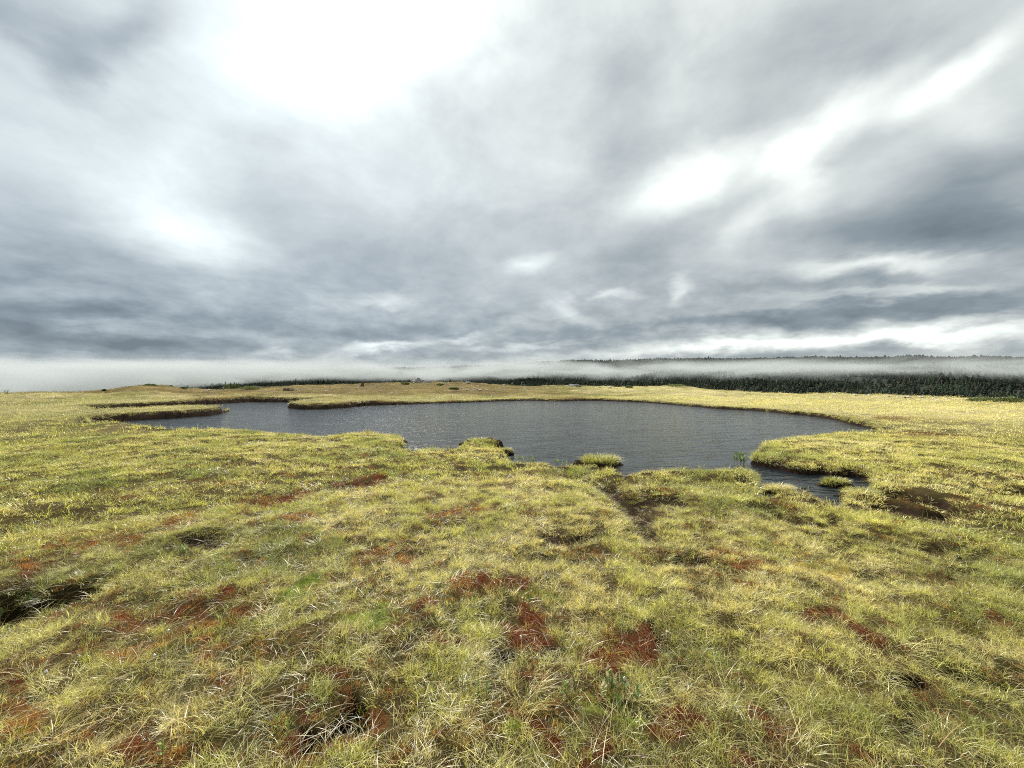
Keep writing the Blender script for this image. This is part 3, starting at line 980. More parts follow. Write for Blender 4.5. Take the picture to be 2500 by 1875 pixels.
def hill_z(r, a):
    ac = np.clip(a, H_AZ[0], H_AZ[-1])
    d = np.interp(ac, H_AZ, H_D); zc_ = np.interp(ac, H_AZ, H_Z)
    r0 = 330.0
    t = np.clip((r - r0) / (d - r0), 0, 1)
    z = -34 + (zc_ + 34) * t ** .85
    x, y = r * np.sin(a), r * np.cos(a)
    z = z + (4.2 * fbm(x, y, 130, 3, 41) + 2.0 * gn(x / 33, y / 33, 44)) * sst(330, 420, r) * (1 - .6 * sst(.85, 1, t))
    z = z - .00006 * np.clip(r - d, 0, None) ** 1.7
    return np.where(r < 330, -12 - 22 * sst(150, 330, r), z)


ht = np.radians(np.linspace(-180, 180, 361)[:-1])
hr = np.concatenate([np.linspace(165, 330, 12), np.linspace(340, 1500, 110), np.exp(np.linspace(math.log(1550), math.log(9000), 16))])
Hr, Ht = np.meshgrid(hr, ht, indexing='ij')
hzv = hill_z(Hr, Ht)
# behind the camera the land simply rolls on
bk = sst(math.radians(75), math.radians(100), np.abs(Ht))
hzv = hzv * (1 - bk) + bk * (-20)
hv = np.stack([(Hr * np.sin(Ht)).ravel(), (Hr * np.cos(Ht)).ravel(), hzv.ravel()], 1)
hi = np.arange(hv.shape[0]).reshape(Hr.shape)
a_, b_ = hi[:-1], hi[1:]
q = np.stack([a_, b_, np.roll(b_, -1, 1), np.roll(a_, -1, 1)], -1).reshape(-1, 4)
me = mesh_from('hills', hv, q.ravel(), np.full(len(q), 4))
HILLM = simple_mat('forest_floor', (.014, .019, .011), (.026, .033, .019), .05, .95, .3, .4)
link('hills', me, HILLM, kind='structure', label='valley and long low forested hills beyond the bog')


# ------------------------------------------------------------------ forest
def spruce_mesh(rg, tiers, bare=0.0, snag=False):
    V, Fc, Fl, Cc = [], [], [], []

    def add(vs, fs, col):
        o = len(V)
        V.extend(vs)
        for f_ in fs:
            Fc.extend([i + o for i in f_]); Fl.append(len(f_))
        Cc.extend([col] * len(vs))
    h = 1.0
    # trunk
    n = 5
    r0 = .022
    vs = [(r0 * math.cos(i / n * 2 * PI), r0 * math.sin(i / n * 2 * PI), -.08) for i in range(n)] + [(0, 0, .97)]
    add(vs, [(i, (i + 1) % n, n) for i in range(n)], (.19, .175, .16) if snag else (.10, .085, .07))
    if snag:
        for i in range(9):
            z0 = rg.uniform(.25, .9); a = rg.uniform(0, 2 * PI); L = .16 * (1.1 - z0)
            d = (math.cos(a) * L, math.sin(a) * L)
            add([(0, 0, z0), (0, 0, z0 - .02), (d[0], d[1], z0 - .03)], [(0, 1, 2)], (.2, .19, .175))
        return V, Fc, Fl, Cc
    for k_ in range(tiers):
        t = k_ / tiers
        z0 = bare + (1 - bare) * t
        z1 = min(1.0, z0 + (1 - bare) / tiers * 2.0)
        R = (.24 * (1 - t) ** .8 + .025) * rg.uniform(.8, 1.15)
        m = 9
        ph = rg.uniform(0, 2 * PI)
        ring = []
        for i in range(m):
            rr_ = R * (rg.uniform(.85, 1.2) if i % 2 == 0 else rg.uniform(.45, .65))
            a = ph + i / m * 2 * PI
            ring.append((rr_ * math.cos(a), rr_ * math.sin(a), z0 - (.03 if i % 2 == 0 else -.02) + rg.uniform(-.01, .01)))
        g_ = rg.uniform(.75, 1.2)
        add(ring + [(0, 0, z1)], [(i, (i + 1) % m, m) for i in range(m)], (.030 * g_, .043 * g_, .026 * g_))
    return V, Fc, Fl, Cc


def tree_material():
    m, T = new_mat('spruce_needles')
    c = T.node('ShaderNodeAttribute', attribute_name='leafcol').outputs['Color']
    ti = T.node('ShaderNodeAttribute', attribute_name='tint')
    ti.attribute_type = 'INSTANCER'
    c = T.mix(1.0, c, ti.outputs['Color'], 'MULTIPLY')
    b = T.node('ShaderNodeBsdfPrincipled')
    T.put(b.inputs['Base Color'], c)
    b.inputs['Roughness'].default_value = .85
    b.inputs['Specular IOR Level'].default_value = .15
    out(T, b.outputs[0])
    return m


TREEM = tree_material()
rt = random.Random(5)
tm = []
for i in range(8):
    v, fc, fl, c_ = spruce_mesh(rt, rt.choice([5, 6, 7]), rt.choice([.05, .12, .3]), snag=(i == 7))
    me = mesh_from('spruce', v, fc, fl, False)
    add_color(me, 'leafcol', np.array(c_))
    tm.append(me)
TREES = source_collection('spruce', tm, TREEM)


def forest(name, r0, r1, spacing, size, seed, **props):
    rg = np.random.default_rng(seed)
    ha = math.radians(60)
    n = int(ha * (r1 ** 2 - r0 ** 2) / spacing ** 2)
    r = np.sqrt(rg.uniform(r0 ** 2, r1 ** 2, n)); a = rg.uniform(-ha, ha, n)
    d = np.interp(np.clip(a, H_AZ[0], H_AZ[-1]), H_AZ, H_D)
    ok = (r < d + 25)
    r, a = r[ok], a[ok]
    x, y = r * np.sin(a), r * np.cos(a)
    cl = gn(x / 30, y / 30, 51)
    ok = rg.random(len(r)) < np.clip(.85 + .8 * cl, .3, 1)
    r, a, x, y = r[ok], a[ok], x[ok], y[ok]
    z = hill_z(r, a)
    n = len(r)
    s = size * np.exp(rg.normal(0, .24, n)) * (1 + .35 * gn(x / 50, y / 50, 52))
    big = rg.random(n) < .02
    s = np.where(big, s * 1.2, s)
    wd = rg.uniform(1.2, 2.0, n)
    s = s * (1 - .25 * sst(60, 10, np.abs(np.interp(np.clip(a, H_AZ[0], H_AZ[-1]), H_AZ, H_D) - r)))
    ind = np.where(rg.random(n) < .12, 7, rg.integers(0, 7, n))
    tint = rg.uniform(.55, 1.5, n)[:, None] * np.array([[1, 1, 1]]) * np.stack([rg.uniform(.85, 1.35, n), np.ones(n), rg.uniform(.85, 1.1, n)], 1)
    tint = tint * (1 + .55 * fbm(x, y, 45, 3, 121))[:, None].clip(.35, 1.8)
    rot = np.stack([rg.normal(0, .03, n), rg.normal(0, .03, n), rg.uniform(0, 6.28, n)], 1)
    print(name, n)
    return scatter(name, TREES, np.stack([x, y, z], 1), ind, rot, np.stack([s * wd, s * wd, s], 1), tint, np.zeros(n), **props)


forest('forest', 395, 900, 3.0, 3.7, 3, kind='stuff', label='dark spruce forest covering the hillside below and above the fog', category='forest')
forest('forest', 900, 1320, 6.0, 4.6, 4, kind='stuff', label='far spruce forest along the hazy ridge left of centre', category='forest')


# ------------------------------------------------------------------ fog lying in the valley
def fog(name, x0, x1, y0, y1, z0, z1, label, dens_fn, step):
    v = [(a, b, c) for a in (x0, x1) for b in (y0, y1) for c in (z0, z1)]
    f = [(0, 1, 3, 2), (4, 6, 7, 5), (0, 4, 5, 1), (2, 3, 7, 6), (0, 2, 6, 4), (1, 5, 7, 3)]
    me = mesh_from(name, v, np.array(f).ravel(), [4] * 6, False)
    m, T = new_mat(name)
    pos = T.node('ShaderNodeNewGeometry').outputs['Position']
    dn = dens_fn(T, pos)
    pv = T.node('ShaderNodeVolumePrincipled')
    pv.inputs['Color'].default_value = (.76, .80, .805, 1)
    pv.inputs['Anisotropy'].default_value = .0
    T.put(pv.inputs['Density'], dn)
    out(T, None, pv.outputs[0])
    m.cycles.volume_step_rate = step
    link(name, me, m, kind='stuff', label=label, category='fog')


def dens_main(T, pos):
    x, y, z = T.sep(pos)
    # the bank is thick in the west and thins to a strip hanging on the slope eastwards
    west = T.mapr(x, -640, -330, 1.0, 0.0)
    nz = T.noise(T.vmath('MULTIPLY', pos, (.0075, .0040, .022)), 1.0, 6, .60, .5)
    nb = T.noise(T.vmath('MULTIPLY', pos, (.014, .008, .06)), 1.0, 5, .62, .4)
    wob = T.math('MULTIPLY', T.math('SUBTRACT', nz, .5), 34)
    east = T.math('MAXIMUM', x, 0.0)
    z = T.math('MULTIPLY', z, T.math('ADD', 1.0, T.math('MULTIPLY', east, .00085)))
    rng_ = T.math('SQRT', T.math('ADD', T.math('MULTIPLY', y, y), T.math('MULTIPLY', east, east)))
    zz = T.math('ADD', z, wob)
    bot = T.mapr(west, 0, 1, 7, -30, False)
    lo = T.mapr(zz, T.math('SUBTRACT', bot, 3.0), T.math('ADD', bot, 14))
    hi = T.mapr(zz, 22, 44, 1.0, 0.0)
    hi2 = T.mapr(T.math('ADD', z, T.math('MULTIPLY', wob, .85)), 25, 44, 1.0, 0.0)
    hi = T.math('ADD', T.math('MULTIPLY', hi, T.math('SUBTRACT', 1.0, west)), T.math('MULTIPLY', hi2, west))
    k_ = T.mapr(nb, .32, .66, .03, 1.5)
    d = T.math('MULTIPLY', T.math('MULTIPLY', lo, hi), k_)
    am = T.mapr(x, -420, 300, .017, .0125)
    edge = T.math('MULTIPLY', T.mapr(rng_, 480, 540, 0.0, 1.0), T.mapr(rng_, 690, 760, 1.0, 0.0))
    return T.math('MULTIPLY', T.math('MULTIPLY', d, am), edge)


fog('fog_bank', -1500, 760, 200, 760, -36, 44, 'low grey fog bank drifting along the forested hillside', dens_main, .06)


# ------------------------------------------------------------------ single things
def spot(px, py, lo=2.0, back=3.0):
    """where the ray through one photograph pixel meets the ground (else a little short of the brow)"""
    a = math.atan((px - 1250) / F)
    rd = float(np.interp(a, R_AZ, R_D))
    r = np.exp(np.linspace(math.log(lo), math.log(rd), 900))
    x, y = r * math.sin(a), r * math.cos(a)
    z = height(x, y)
    zr = CZ + (HZ - py) / F * y
    hit = np.nonzero(zr <= np.maximum(z, 0.0))[0]
    i = hit[0] if len(hit) else len(r) - 1
    if not len(hit):
        rr = rd - back
        xx, yy = rr * math.sin(a), rr * math.cos(a)
        return xx, yy, float(height(np.array([xx]), np.array([yy]))[0])
    return float(x[i]), float(y[i]), float(max(z[i], 0.0))


def empty(name, loc, label, cat, group=None, rz=0.0):
    o = bpy.data.objects.new(name, None)
    o.empty_display_size = .1
    COL.objects.link(o)
    o.location = loc
    o.rotation_euler = (0, 0, rz)
    o['label'] = label
    o['category'] = cat
    if group: o['group'] = group
    return o


def lump(rg, sx, sy, sz, nu=20, nv=9, rough=.18, bottom=-.25, power=.8):
    """an uneven mound or stone: closed dome with noise"""
    V, Fq, Ft = [], [], []
    sdn = rg.integers(0, 1000)
    for j in range(nv):
        ph = bottom + (PI / 2 - bottom) * j / nv
        for i in range(nu):
            th = i / nu * 2 * PI
            cx, cy_, cz = math.cos(th) * abs(math.cos(ph)) ** power, math.sin(th) * abs(math.cos(ph)) ** power, math.sin(ph)
            k = 1 + rough * float(gn(np.array([cx * 1.7 + cz]), np.array([cy_ * 1.7 + 3]), sdn)[0]) * 1.6 + rough * .6 * float(gn(np.array([cx * 4 + cz * 3]), np.array([cy_ * 4]), sdn + 1)[0])
            V.append((cx * k * sx, cy_ * k * sy, cz * k * sz))
    V.append((0, 0, sz * 1.0))
    for j in range(nv - 1):
        for i in range(nu):
            Fq.append((j * nu + i, j * nu + (i + 1) % nu, (j + 1) * nu + (i + 1) % nu, (j + 1) * nu + i))
    top = nv * nu
    for i in range(nu):
        Ft.append(((nv - 1) * nu + i, (nv - 1) * nu + (i + 1) % nu, top))
    V = np.array(V)
    return V, Fq, Ft


def lump_mesh(name, rg, *a, smooth=True, **k):
    V, Fq, Ft = lump(rg, *a, **k)
    return mesh_from(name, V, np.concatenate([np.array(Fq).ravel(), np.array(Ft).ravel()]), [4] * len(Fq) + [3] * len(Ft), smooth)


PEAT = simple_mat('peat', (.016, .010, .007), (.055, .036, .020), 14, .95, .9, 60, .05)
MOSSY = simple_mat('mossy_turf', (.075, .070, .022), (.16, .105, .035), 9, .95, .6, 60, .05)
TUS_GREEN = grass_material('tussock_green', False, (.26, .29, .065), (.62, .54, .25))
TUS_PALE = grass_material('tussock_pale', False, (.50, .46, .22), (.70, .62, .38))
rgt_ = np.random.default_rng(21)


def tussock(px, py, hw, hh, h, label, pale=False, n=900, bl=.15, dens=1.0, w=None, group='tussocks along the pond edge'):
    y0 = (CZ) * F / (py - HZ)
    cx = (px - 1250) / F * y0
    rx = hw / F * y0
    ry = min(max(rx * .6, hh / F * y0 * y0 / CZ * .5), rx * 1.3)
    e = empty('grass_tussock', (cx, y0 + ry, 0), label, 'tussock', group)
    V, Fq, Ft = lump(rgt_, rx, ry, h, 30, 9, .38, -.6, .65)
    me = mesh_from('peat_base', V, np.concatenate([np.array(Fq).ravel(), np.array(Ft).ravel()]), [4] * len(Fq) + [3] * len(Ft), True)
    link('peat_base', me, PEAT, e)
    w = w or (.0030 + .00045 * y0)
    v, q_, qt, t3, tt, c = blades(rgt_, n, 1.0, bl * .5, bl * 1.1, w, .3, 1.1, straw=.35, out_=.85, wind=.15)
    m = 9
    roots = v.reshape(n, m, 3)[:, 0, :].copy()
    rr = np.hypot(roots[:, 0], roots[:, 1])
    zz = h * np.sqrt(np.clip(1 - rr ** 4, 0.03, 1)) * .97
    V3 = v.reshape(n, m, 3)
    V3 = V3 - roots[:, None, :]
    V3[:, :, 0] += (roots[:, 0] * rx * .92)[:, None]
    V3[:, :, 1] += (roots[:, 1] * ry * .92)[:, None]
    V3[:, :, 2] += zz[:, None] - .01
    me = mesh_from('grass_blades', V3.reshape(-1, 3), np.concatenate([q_, t3]), np.concatenate([qt, tt]), True)
    add_color(me, 'blade', c)
    link('grass_blades', me, TUS_PALE if pale else TUS_GREEN, e)
    return e


tussock(1471, 1141, 50, 10, .09, 'round green tussock island with dark peat sides standing in the near bay of the pond', n=1500, bl=.24)
tussock(2056, 1192, 34, 9, .085, 'small grassy tussock with dark peat foot standing in the narrow inlet', n=700, bl=.13)
tussock(2130, 1224, 50, 9, .08, 'wide low tussock with peat foot closing the end of the narrow inlet', n=1300, bl=.13)
tussock(2258, 1222, 30, 8, .10, 'pale tussock in the middle of the brown mud patch', n=600, bl=.15, pale=True)
tussock(1172, 1098, 46, 9, .20, 'tall green tussock bulging from the near bank left of centre', n=1500, bl=.16)
tussock(1230, 1112, 22, 6, .12, 'small tussock with bare peat side at the tip of the near bank', n=500, bl=.12)
tussock(938, 1084, 46, 8, .11, 'flat topped tussock with dark undercut edge at the left promontory', n=1300, bl=.10)
tussock(1915, 1210, 36, 8, .06, 'bleached feathery tussock at the mouth of the narrow inlet', n=1300, bl=.16, pale=True)
tussock(1822, 1172, 24, 6, .11, 'square ended green tussock left of the narrow inlet mouth', n=500, bl=.13)
tussock(1745, 1176, 20, 5, .12, 'small green tussock with a dark hollow beneath on the near bank', n=400, bl=.12)


# -- leafy plants
def leaf_mesh(L, Wd):
    v = [(0, 0, 0)]
    ts = (.25, .55, .8)
    for t in ts:
        wd = Wd * math.sin(PI * t ** .8) * .5
        v += [(-wd, L * t, .06 * L * t), (0, L * t, .02 * L * t + .0), (wd, L * t, .06 * L * t)]
    v += [(0, L, -.02 * L)]
    f = [(0, 2, 1), (0, 3, 2)]
    fl = [3, 3]
    q = []
    for k in (1, 4):
        q += [(k, k + 1, k + 4, k + 3), (k + 1, k + 2, k + 5, k + 4)]
    f2 = [(7, 8, 10), (8, 9, 10)]
    flat = [i for t in f for i in t] + [i for t in q for i in t] + [i for t in f2 for i in t]
    return mesh_from('leaf', v, flat, [3, 3, 4, 4, 4, 4, 3, 3], True)


def leaf_mat(name, c1, c2):
    m, T = new_mat(name)
    co = T.node('ShaderNodeTexCoord').outputs['Object']
    oi = T.node('ShaderNodeObjectInfo').outputs['Random']
    col = T.mix(oi, c1, c2)
    col = T.mix(T.math('MULTIPLY', T.noise(co, 90, 3), .5), col, (c2[0] * .6, c2[1] * .6, c2[2] * .6))
    b = T.node('ShaderNodeBsdfPrincipled')
    T.put(b.inputs['Base Color'], col)
    b.inputs['Roughness'].default_value = .45
    tr = T.node('ShaderNodeBsdfTranslucent')
    T.put(tr.inputs[0], col)
    mx = T.node('ShaderNodeMixShader')
    mx.inputs[0].default_value = .35
    T.l.new(b.outputs[0], mx.inputs[1]); T.l.new(tr.outputs[0], mx.inputs[2])
    out(T, mx.outputs[0])
    return m


LEAFM = leaf_mat('leaf_green', (.16, .26, .05), (.36, .42, .12))
LEAFP = leaf_mat('leaf_pale', (.42, .44, .20), (.56, .54, .30))
LEAFR = leaf_mat('leaf_fresh', (.10, .16, .03), (.19, .26, .06))
LEAFD = leaf_mat('leaf_dark', (.045, .085, .018), (.09, .14, .035))
STEMM = simple_mat('stem', (.16, .09, .05), (.25, .18, .08), 30, .8, .2)
COTTON = simple_mat('cotton', (.72, .70, .66), (.85, .84, .80), 30, .95, .6, 200)


def stem_mesh(h, r=.0016, lean=(0, 0)):
    v, f = [], []
    for k in range(4):
        t = k / 3
        for i in range(4):
            v.append((r * (1 - .5 * t) * math.cos(i * PI / 2) + lean[0] * t * t, r * (1 - .5 * t) * math.sin(i * PI / 2) + lean[1] * t * t, h * t - .02 * (1 - t)))
    for k in range(3):
        for i in range(4):
            f.append((k * 4 + i, k * 4 + (i + 1) % 4, k * 4 + 4 + (i + 1) % 4, k * 4 + 4 + i))
    return mesh_from('stem', v, np.array(f).ravel(), [4] * len(f), True)


rl = random.Random(9)
LEAF = {}


def leafy(px, py, h, nleaf, L, label, mat, spread=1, cat='plant', name='leafy_sprig', group=None, z=None, upright=.6):
    x, y, zz = spot(px, py)
    if z is not None:
        y = (CZ - z) * F / (py - HZ); x = (px - 1250) / F * y; zz = z
    e = empty(name, (x, y, zz), label, cat, group, rl.uniform(0, 6))
    for s_ in range(spread):
        hx, hy = (rl.uniform(-1, 1) * .03 * (spread > 1) * spread ** .7, rl.uniform(-1, 1) * .03 * (spread > 1) * spread ** .7)
        hh = h * rl.uniform(.75, 1.15)
        so = link('stem', stem_mesh(hh, .0014 + h * .008), STEMM, e)
        so.location = (hx, hy, 0)
        for k in range(nleaf):
            key = (round(L, 3), mat.name)
            if key not in LEAF:
                LEAF[key] = leaf_mesh(L, L * .42)
            o = link('leaf', LEAF[key], mat, e)
            t = .35 + .65 * k / max(1, nleaf - 1)
            o.location = (hx, hy, hh * t)
            o.rotation_euler = (math.radians(rl.uniform(20, 65) + 18 * (t - .5)) * upright / .6, rl.uniform(-.3, .3), k * 2.4 + rl.uniform(-.3, .3))
            sc_ = rl.uniform(.75, 1.15)
            o.scale = (sc_,) * 3
    return e


leafy(1127, 1822, .10, 7, .030, 'pale leaved sprig in short grass near the bottom edge left of the three centre sprigs', LEAFP, 2)
leafy(1218, 1792, .10, 7, .030, 'pair of upright pale leaves above rusty moss at the bottom centre', LEAFP, 1)
leafy(1188, 1828, .08, 8, .024, 'small bright green leafy sprig between two pale sprigs at the bottom centre', LEAFM, 3)
leafy(1465, 1815, .11, 8, .034, 'large pale sprig standing left of the fresh green leafy plant', LEAFP, 3)
leafy(1492, 1796, .10, 7, .032, 'pale sprig just behind the fresh green leafy plant', LEAFP, 2)
leafy(1520, 1806, .09, 10, .034, 'fresh green leafy plant near the bottom edge right of centre', LEAFR, 5)
leafy(757, 1808, .08, 6, .026, 'single round leaved green sprig on the dark moss at lower left', LEAFM, 1)
leafy(359, 1802, .06, 7, .022, 'low yellowish sprig on the rusty moss hummock at lower left', LEAFP, 3)
leafy(392, 1852, .07, 7, .024, 'yellow green sprig by the bottom edge under the rusty moss hummock', LEAFM, 2)
leafy(16, 1512, .10, 8, .05, 'dark green leafy plant growing in the black peat hollow at the left edge', LEAFD, 7, upright=.8)
leafy(1060, 1660, .06, 7, .024, 'small green leafed sprig in matted straw at lower centre', LEAFM, 2)
leafy(1370, 1845, .07, 7, .026, 'dull green sprig in the red moss by the bottom edge', LEAFM, 2)
leafy(1290, 1470, .07, 8, .028, 'fresh green rosette beside the bare patch at centre', LEAFR, 4)
leafy(455, 1352, .06, 7, .030, 'yellow green rosette in the grey grass hollow left of centre', LEAFM, 4)
leafy(690, 1870, .07, 7, .026, 'grey green sprig cut by the bottom edge at the left', LEAFM, 2)
leafy(1812, 1136, .24, 9, .07, 'leafy green bush standing in the water off the grassy point', LEAFR, 12, cat='water plant', name='water_plant', z=0.0)
leafy(1268, 1128, .12, 7, .05, 'low green water plant alone beside the near bank tip', LEAFM, 6, cat='water plant', name='water_plant', z=0.0)
leafy(1293, 1134, .13, 7, .05, 'green leafed plant at the waterline right of the lone water plant', LEAFM, 7, cat='water plant', name='water_plant', z=0.0)
leafy(1371, 1137, .12, 7, .05, 'green leafed plant at the waterline left of the tussock island', LEAFM, 7, cat='water plant', name='water_plant', z=0.0)


def cotton(px, py, label, h=.10):
    x, y, zz = spot(px, py)
    e = empty('cotton_grass', (x, y, zz), label, 'flower', 'white cotton grass heads')
    link('stem', stem_mesh(h, .0011), STEMM, e)
    hd = link('seed_head', lump_mesh('seed_head', rgt_,   .006, .006, .008, 10, 6, rough=.5, bottom=-1.2), COTTON, e)
    hd.location = (0, 0, h)


cotton(411, 1582, 'white cotton head over the rusty moss streak at left')
cotton(377, 1648, 'white cotton head in dull green grass below the rusty moss streak')
cotton(112, 1690, 'white cotton head by the orange moss at the far left')
cotton(861, 1456, 'large white cotton head beside the bright green moss cushion', .12)
cotton(1024, 1466, 'white cotton head left of the small orange moss spot')
cotton(1116, 1452, 'white cotton head right of the small orange moss spot')
cotton(1272, 1598, 'white cotton head on the dark red moss at centre')
cotton(1524, 1852, 'white cotton head below the fresh green leafy plant')

# -- stones
STONE = simple_mat('pale_stone', (.34, .32, .29), (.60, .57, .52), 5, .9, .6, 20, .2)
GREY = simple_mat('grey_stone', (.16, .15, .14), (.40, .385, .36), 3, .9, .8, 12, .2)
BROWN = simple_mat('brown_stone', (.07, .05, .035), (.16, .12, .09), 3, .9, .8, 12, .1)
ROCKS = [
    (1141, 953, 10, 'p', ''), (1155, 955, 12, 'p', ''), (1172, 954, 13, 'p', ''), (1165, 951, 7, 'p', ''), (1189, 954, 10, 'p', ''),
    (1128, 948, 9, 'p', 'pale stone a little above and left of the cluster of five pale stones'),
    (1079, 938, 14, 'p', 'pale stone beside the cushion bush right of the crest outcrop'),
    (1143, 936, 16, 'p', 'pale flat stone on the crest skyline above the cluster of stones'),
    (1230, 941, 10, 'p', 'pale stone where the crest drops to meet the dark forest'),
    (1282, 950, 7, 'p', 'lone small pale stone on the heath right of the stone cluster'),
    (1330, 947, 8, 'p', 'pale stone left of the low grey brown brow rock'),
    (1488, 947, 14, 'p', 'pale stone left of the green cushion bush on the brow'),
    (1465, 946, 9, 'p', 'smaller pale stone right of the low grey brown brow rock'),
    (820, 942, 5, 'p', 'tiny white stone high on the heath left of the stump like stone'),
    (725, 952, 7, 'p', 'small white stone just right of the brown stone hump'),
    (797, 952, 7, 'p', 'small white stone midway between brown hump and crest outcrop'),
    (509, 954, 14, 'p', 'pale stone left of the low spruce at the foot of the heath'),
    (925, 957, 6, 'p', 'small pale stone in brown heath below the stump like stone'),
    (1010, 960, 5, 'p', 'small pale stone in brown heath below the crest outcrop'),
    (961, 980, 6, 's', 'small white stone alone on the rusty moss of the far bank'),
    (877, 985, 9, 's', ''), (890, 984, 7, 's', ''), (903, 984, 7, 's', ''),
    (1905, 962, 9, 'r', 'small bleached stone farthest left along the brow under the forest'),
    (2035, 965, 10, 'r', 'bleached stone standing apart left of the row along the brow'),
    (2090, 966, 14, 'r', ''), (2120, 967, 16, 'r', ''), (2170, 969, 18, 'r', ''), (2196, 970, 15, 'r', ''), (2213, 971, 18, 'r', ''),
    (2250, 971, 17, 'r', ''), (2286, 973, 18, 'r', ''), (2315, 974, 14, 'r', 'last bleached stone of the row, next to the juniper mat')]
GR = {'p': ('pale stone in the cluster of five on the heath', 'pale stones on the heath beyond the pond', 'rock'),
      's': ('one of three pale stones together on the rusty far bank', 'pale stones on the far bank', 'rock'),
      'r': ('flat bleached stone in the long row on the brow before the forest', 'bleached stones along the right hand brow', 'rock')}
rkm = [lump_mesh('rock', rgt_, 1, .8, .5, 12, 6, rough=.35, smooth=False) for _ in range(5)]
for i, (px, py, wpx, k, lb) in enumerate(ROCKS):
    x, y, zz = spot(px, py)
    o = link('rock', rkm[i % 5], STONE)
    o.location = (x, y, zz + .04)
    s_ = wpx / F * y * .42
    o.scale = (s_, s_ * .8, s_ * (.9 if k == 'p' else .5))
    o.rotation_euler = (0, 0, i * 1.3)
    o['label'], o['group'], o['category'] = GR[k]
    if lb: o['label'] = lb


def big_rock(px, py, w, h, mat, label, d=.7, seed=0):
    x, y, zz = spot(px, py)
    sx = w / F * y / 2
    sz = h / F * y
    o = link('rock', lump_mesh('rock', rgt_, sx, sx * d, sz, 18, 8, rough=.35, smooth=False), mat)
    o.location = (x, y, zz - .05)
    o['label'] = label; o['category'] = 'rock'
    return o


big_rock(1024, 934, 34, 8, GREY, 'grey boulder outcrop on the crest of the heath beyond the pond')
big_rock(1046, 935, 16, 5, GREY, 'small grey boulder lying against the right of the crest outcrop')
big_rock(705, 954, 26, 7, BROWN, 'brown stone hump on the heath right of the low spruce')
big_rock(1399, 942, 34, 6, GREY, 'low grey brown rock on the brow against the dark forest')
big_rock(885, 944, 8, 10, BROWN, 'dark upright stump like stone on the heath left of the crest outcrop', .8)


# -- dark dwarf bushes on the far heath
NEEDLE = grass_material('juniper_needles', False, (.050, .085, .025), (.09, .12, .04))
NEEDLE2 = grass_material('heath_leaves', False, (.10, .14, .04), (.20, .20, .07))
BARK = simple_mat('bark', (.07, .05, .035), (.15, .12, .09), 12, .9, .6)
DEADW = simple_mat('dead_wood', (.22, .20, .18), (.36, .33, .30), 8, .9, .6)


def twig(v, f, p0, p1, r0, r1):
    p0, p1 = Vector(p0), Vector(p1)
    d = (p1 - p0).normalized()
    a = d.orthogonal().normalized(); b = d.cross(a)
    o = len(v)
    for (p, r) in ((p0, r0), (p1, r1)):
        for i in range(5):
            t = i / 5 * 2 * PI
            v.append(p + (a * math.cos(t) + b * math.sin(t)) * r)
    for i in range(5):
        f.append((o + i, o + (i + 1) % 5, o + 5 + (i + 1) % 5, o + 5 + i))


def bush(px, py, wpx, hpx, label, mat, name='low_bush', cat='bush', spires=0, n=2600, group=None):
    x, y, zz = spot(px, py)
    rx = wpx / F * y / 2; h = hpx / F * y
    e = empty(name, (x, y, zz), label, cat, group)
    v, f = [], []
    R = random.Random(int(px * 7 + py))
    P_, D_ = [], []
    ns = spires or 7
    for k in range(ns):
        a = R.uniform(0, 2 * PI); q = R.random() ** .5
        bx, by = rx * q * math.cos(a) * .85, rx * .6 * q * math.sin(a)
        hh = h * (R.uniform(.6, 1.05) if spires else R.uniform(.4, .8) * (1 - .5 * q))
        tx, ty = bx * (1.05 if spires else 1.25), by * 1.1
        twig(v, f, (bx * .5, by * .5, -.05), (bx, by, hh * .4), .03, .02)
        twig(v, f, (bx, by, hh * .4), (tx, ty, hh), .02, .006)
    me = mesh_from('branch', [tuple(p) for p in v], np.array(f).ravel(), [4] * len(f), True)
    link('branch', me, BARK, e)
    rg = np.random.default_rng(int(px))
    # needles: on a low lumpy body, and around each spire
    V3, q_, qt, t3, tt, c = blades(rg, n, 1.0, .08, .2, .035, .2, 1.0, segs=2, straw=.3, wind=0)
    m = 5
    V3 = V3.reshape(n, m, 3)
    V3 = V3 - V3[:, :1, :]
    a = rg.random(n) * 2 * PI; q = rg.random(n) ** .5
    lx, ly = q * np.cos(a), q * np.sin(a)
    lob = 1 + .5 * gn(lx * 2.2 + px, ly * 2.2, 3)
    body = h * (.62 if spires else .95)
    cz = body * np.sqrt(np.clip(1 - q ** 2, 0, 1)) * lob * rg.uniform(.35, 1, n)
    px_, py_ = lx * rx, ly * rx * .6
    if spires:
        R = random.Random(int(px * 7 + py))
        sp = []
        for k in range(ns):
            a1 = R.uniform(0, 2 * PI); q1 = R.random() ** .5
            sp.append((rx * q1 * math.cos(a1) * .85, rx * .6 * q1 * math.sin(a1), h * R.uniform(.6, 1.05)))
        sel = rg.random(n) < .55
        kk = rg.integers(0, ns, n)
        S = np.array(sp)[kk]
        tz = rg.uniform(.15, 1, n)
        rad = (.16 * (1.08 - tz)) * h * .8
        aa = rg.random(n) * 2 * PI
        px_ = np.where(sel, S[:, 0] + rad * np.cos(aa), px_)
        py_ = np.where(sel, S[:, 1] + rad * np.sin(aa), py_)
        cz = np.where(sel, S[:, 2] * tz, cz)
    V3[:, :, 0] += px_[:, None]; V3[:, :, 1] += py_[:, None]; V3[:, :, 2] += cz[:, None]
    me = mesh_from('foliage', V3.reshape(-1, 3), np.concatenate([q_, t3]), np.concatenate([qt, tt]), True)
    add_color(me, 'blade', c)
    link('foliage', me, mat, e)


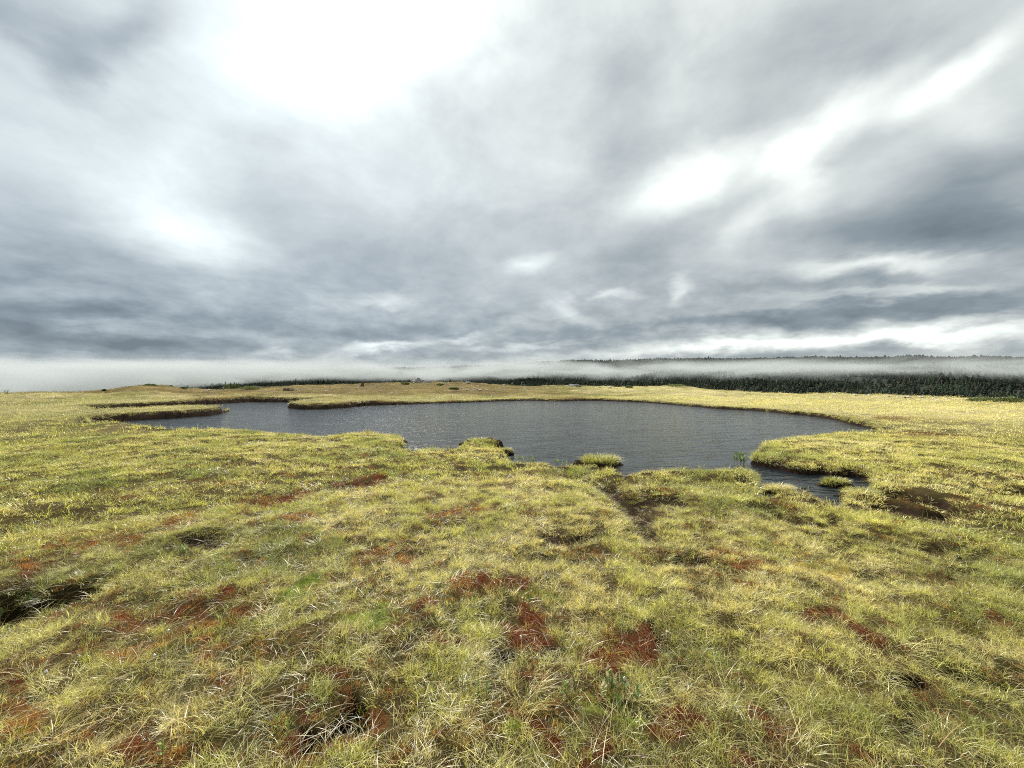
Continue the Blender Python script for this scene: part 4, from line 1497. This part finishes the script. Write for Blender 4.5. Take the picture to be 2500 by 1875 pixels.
bush(567, 950, 46, 17, 'wind bent low spruce with several short spires on the far heath', NEEDLE, 'low_spruce', 'tree', spires=11, n=4200)
bush(612, 951, 44, 8, 'flat dark green mat bush trailing right of the low spruce', NEEDLE2)
bush(366, 938, 30, 5, 'dark low bush crowning the round mound at the left', NEEDLE)
bush(416, 943, 16, 5, 'small dark bush on the right shoulder of the round mound', NEEDLE)
bush(447, 950, 18, 4, 'dark creeping bush at the right foot of the round mound', NEEDLE)
bush(254, 955, 10, 3, 'tiny dark bush at the left foot of the round mound', NEEDLE)
bush(1536, 947, 18, 5, 'green cushion bush on the brow before the dark forest', NEEDLE2)
bush(1650, 944, 50, 5, 'olive heath bush on the low knoll right of the brow rock', NEEDLE2)
bush(2400, 981, 70, 9, 'wide green juniper mat at the right end of the heath', NEEDLE2, 'juniper_bush')
bush(2462, 983, 60, 12, 'taller grey green juniper at the right edge of the heath', NEEDLE2, 'juniper_bush')
bush(1075, 941, 20, 4, 'green cushion bush right of the crest outcrop', NEEDLE2)
bush(990, 938, 22, 4, 'green cushion bush left of the crest outcrop', NEEDLE2)
bush(1108, 951, 26, 4, 'dark green heath bush left of the cluster of pale stones', NEEDLE)


def dead_shrub(px, py, wpx, hpx, label, seed):
    x, y, zz = spot(px, py)
    R = random.Random(seed)
    e = empty('dead_shrub', (x, y, zz), label, 'shrub')
    for k in range(6):
        v, f = [], []
        w, h = wpx / F * y / 2, hpx / F * y
        a = R.uniform(-1, 1)
        m_ = (a * w * .5, R.uniform(-.1, .1), h * R.uniform(.4, .6))
        t_ = (a * w, R.uniform(-.2, .2), h * R.uniform(.7, 1))
        twig(v, f, (a * .05, 0, -.05), m_, .022, .015)
        twig(v, f, m_, t_, .015, .006)
        twig(v, f, m_, (m_[0] + R.uniform(-.2, .2), m_[1], m_[2] + h * .3), .01, .004)
        link('branch', mesh_from('branch', [tuple(p) for p in v], np.array(f).ravel(), [4] * len(f), True), DEADW, e)


dead_shrub(16, 957, 26, 13, 'bare twiggy shrub on the flat skyline at the left edge', 1)
dead_shrub(545, 952, 12, 9, 'bare twig shrub just left of the low spruce', 2)

# bleached fallen trunk on the crest
x, y, zz = spot(640, 947)
e = empty('fallen_log', (x, y, zz), 'weathered grey fallen trunk lying on the skyline right of the low spruce', 'log')
v, f = [], []
twig(v, f, (-1.3, 0, .16), (0, .1, .12), .09, .07)
twig(v, f, (0, .1, .12), (1.3, .3, .05), .07, .03)
link('trunk', mesh_from('trunk', [tuple(p) for p in v], np.array(f).ravel(), [4] * len(f), True), DEADW, e)
for k in range(3):
    v, f = [], []
    twig(v, f, (-1.0 + k * .6, 0, .15), (-1.2 + k * .7, .1, .48 - k * .1), .03, .008)
    link('branch', mesh_from('branch', [tuple(p) for p in v], np.array(f).ravel(), [4] * len(f), True), DEADW, e)
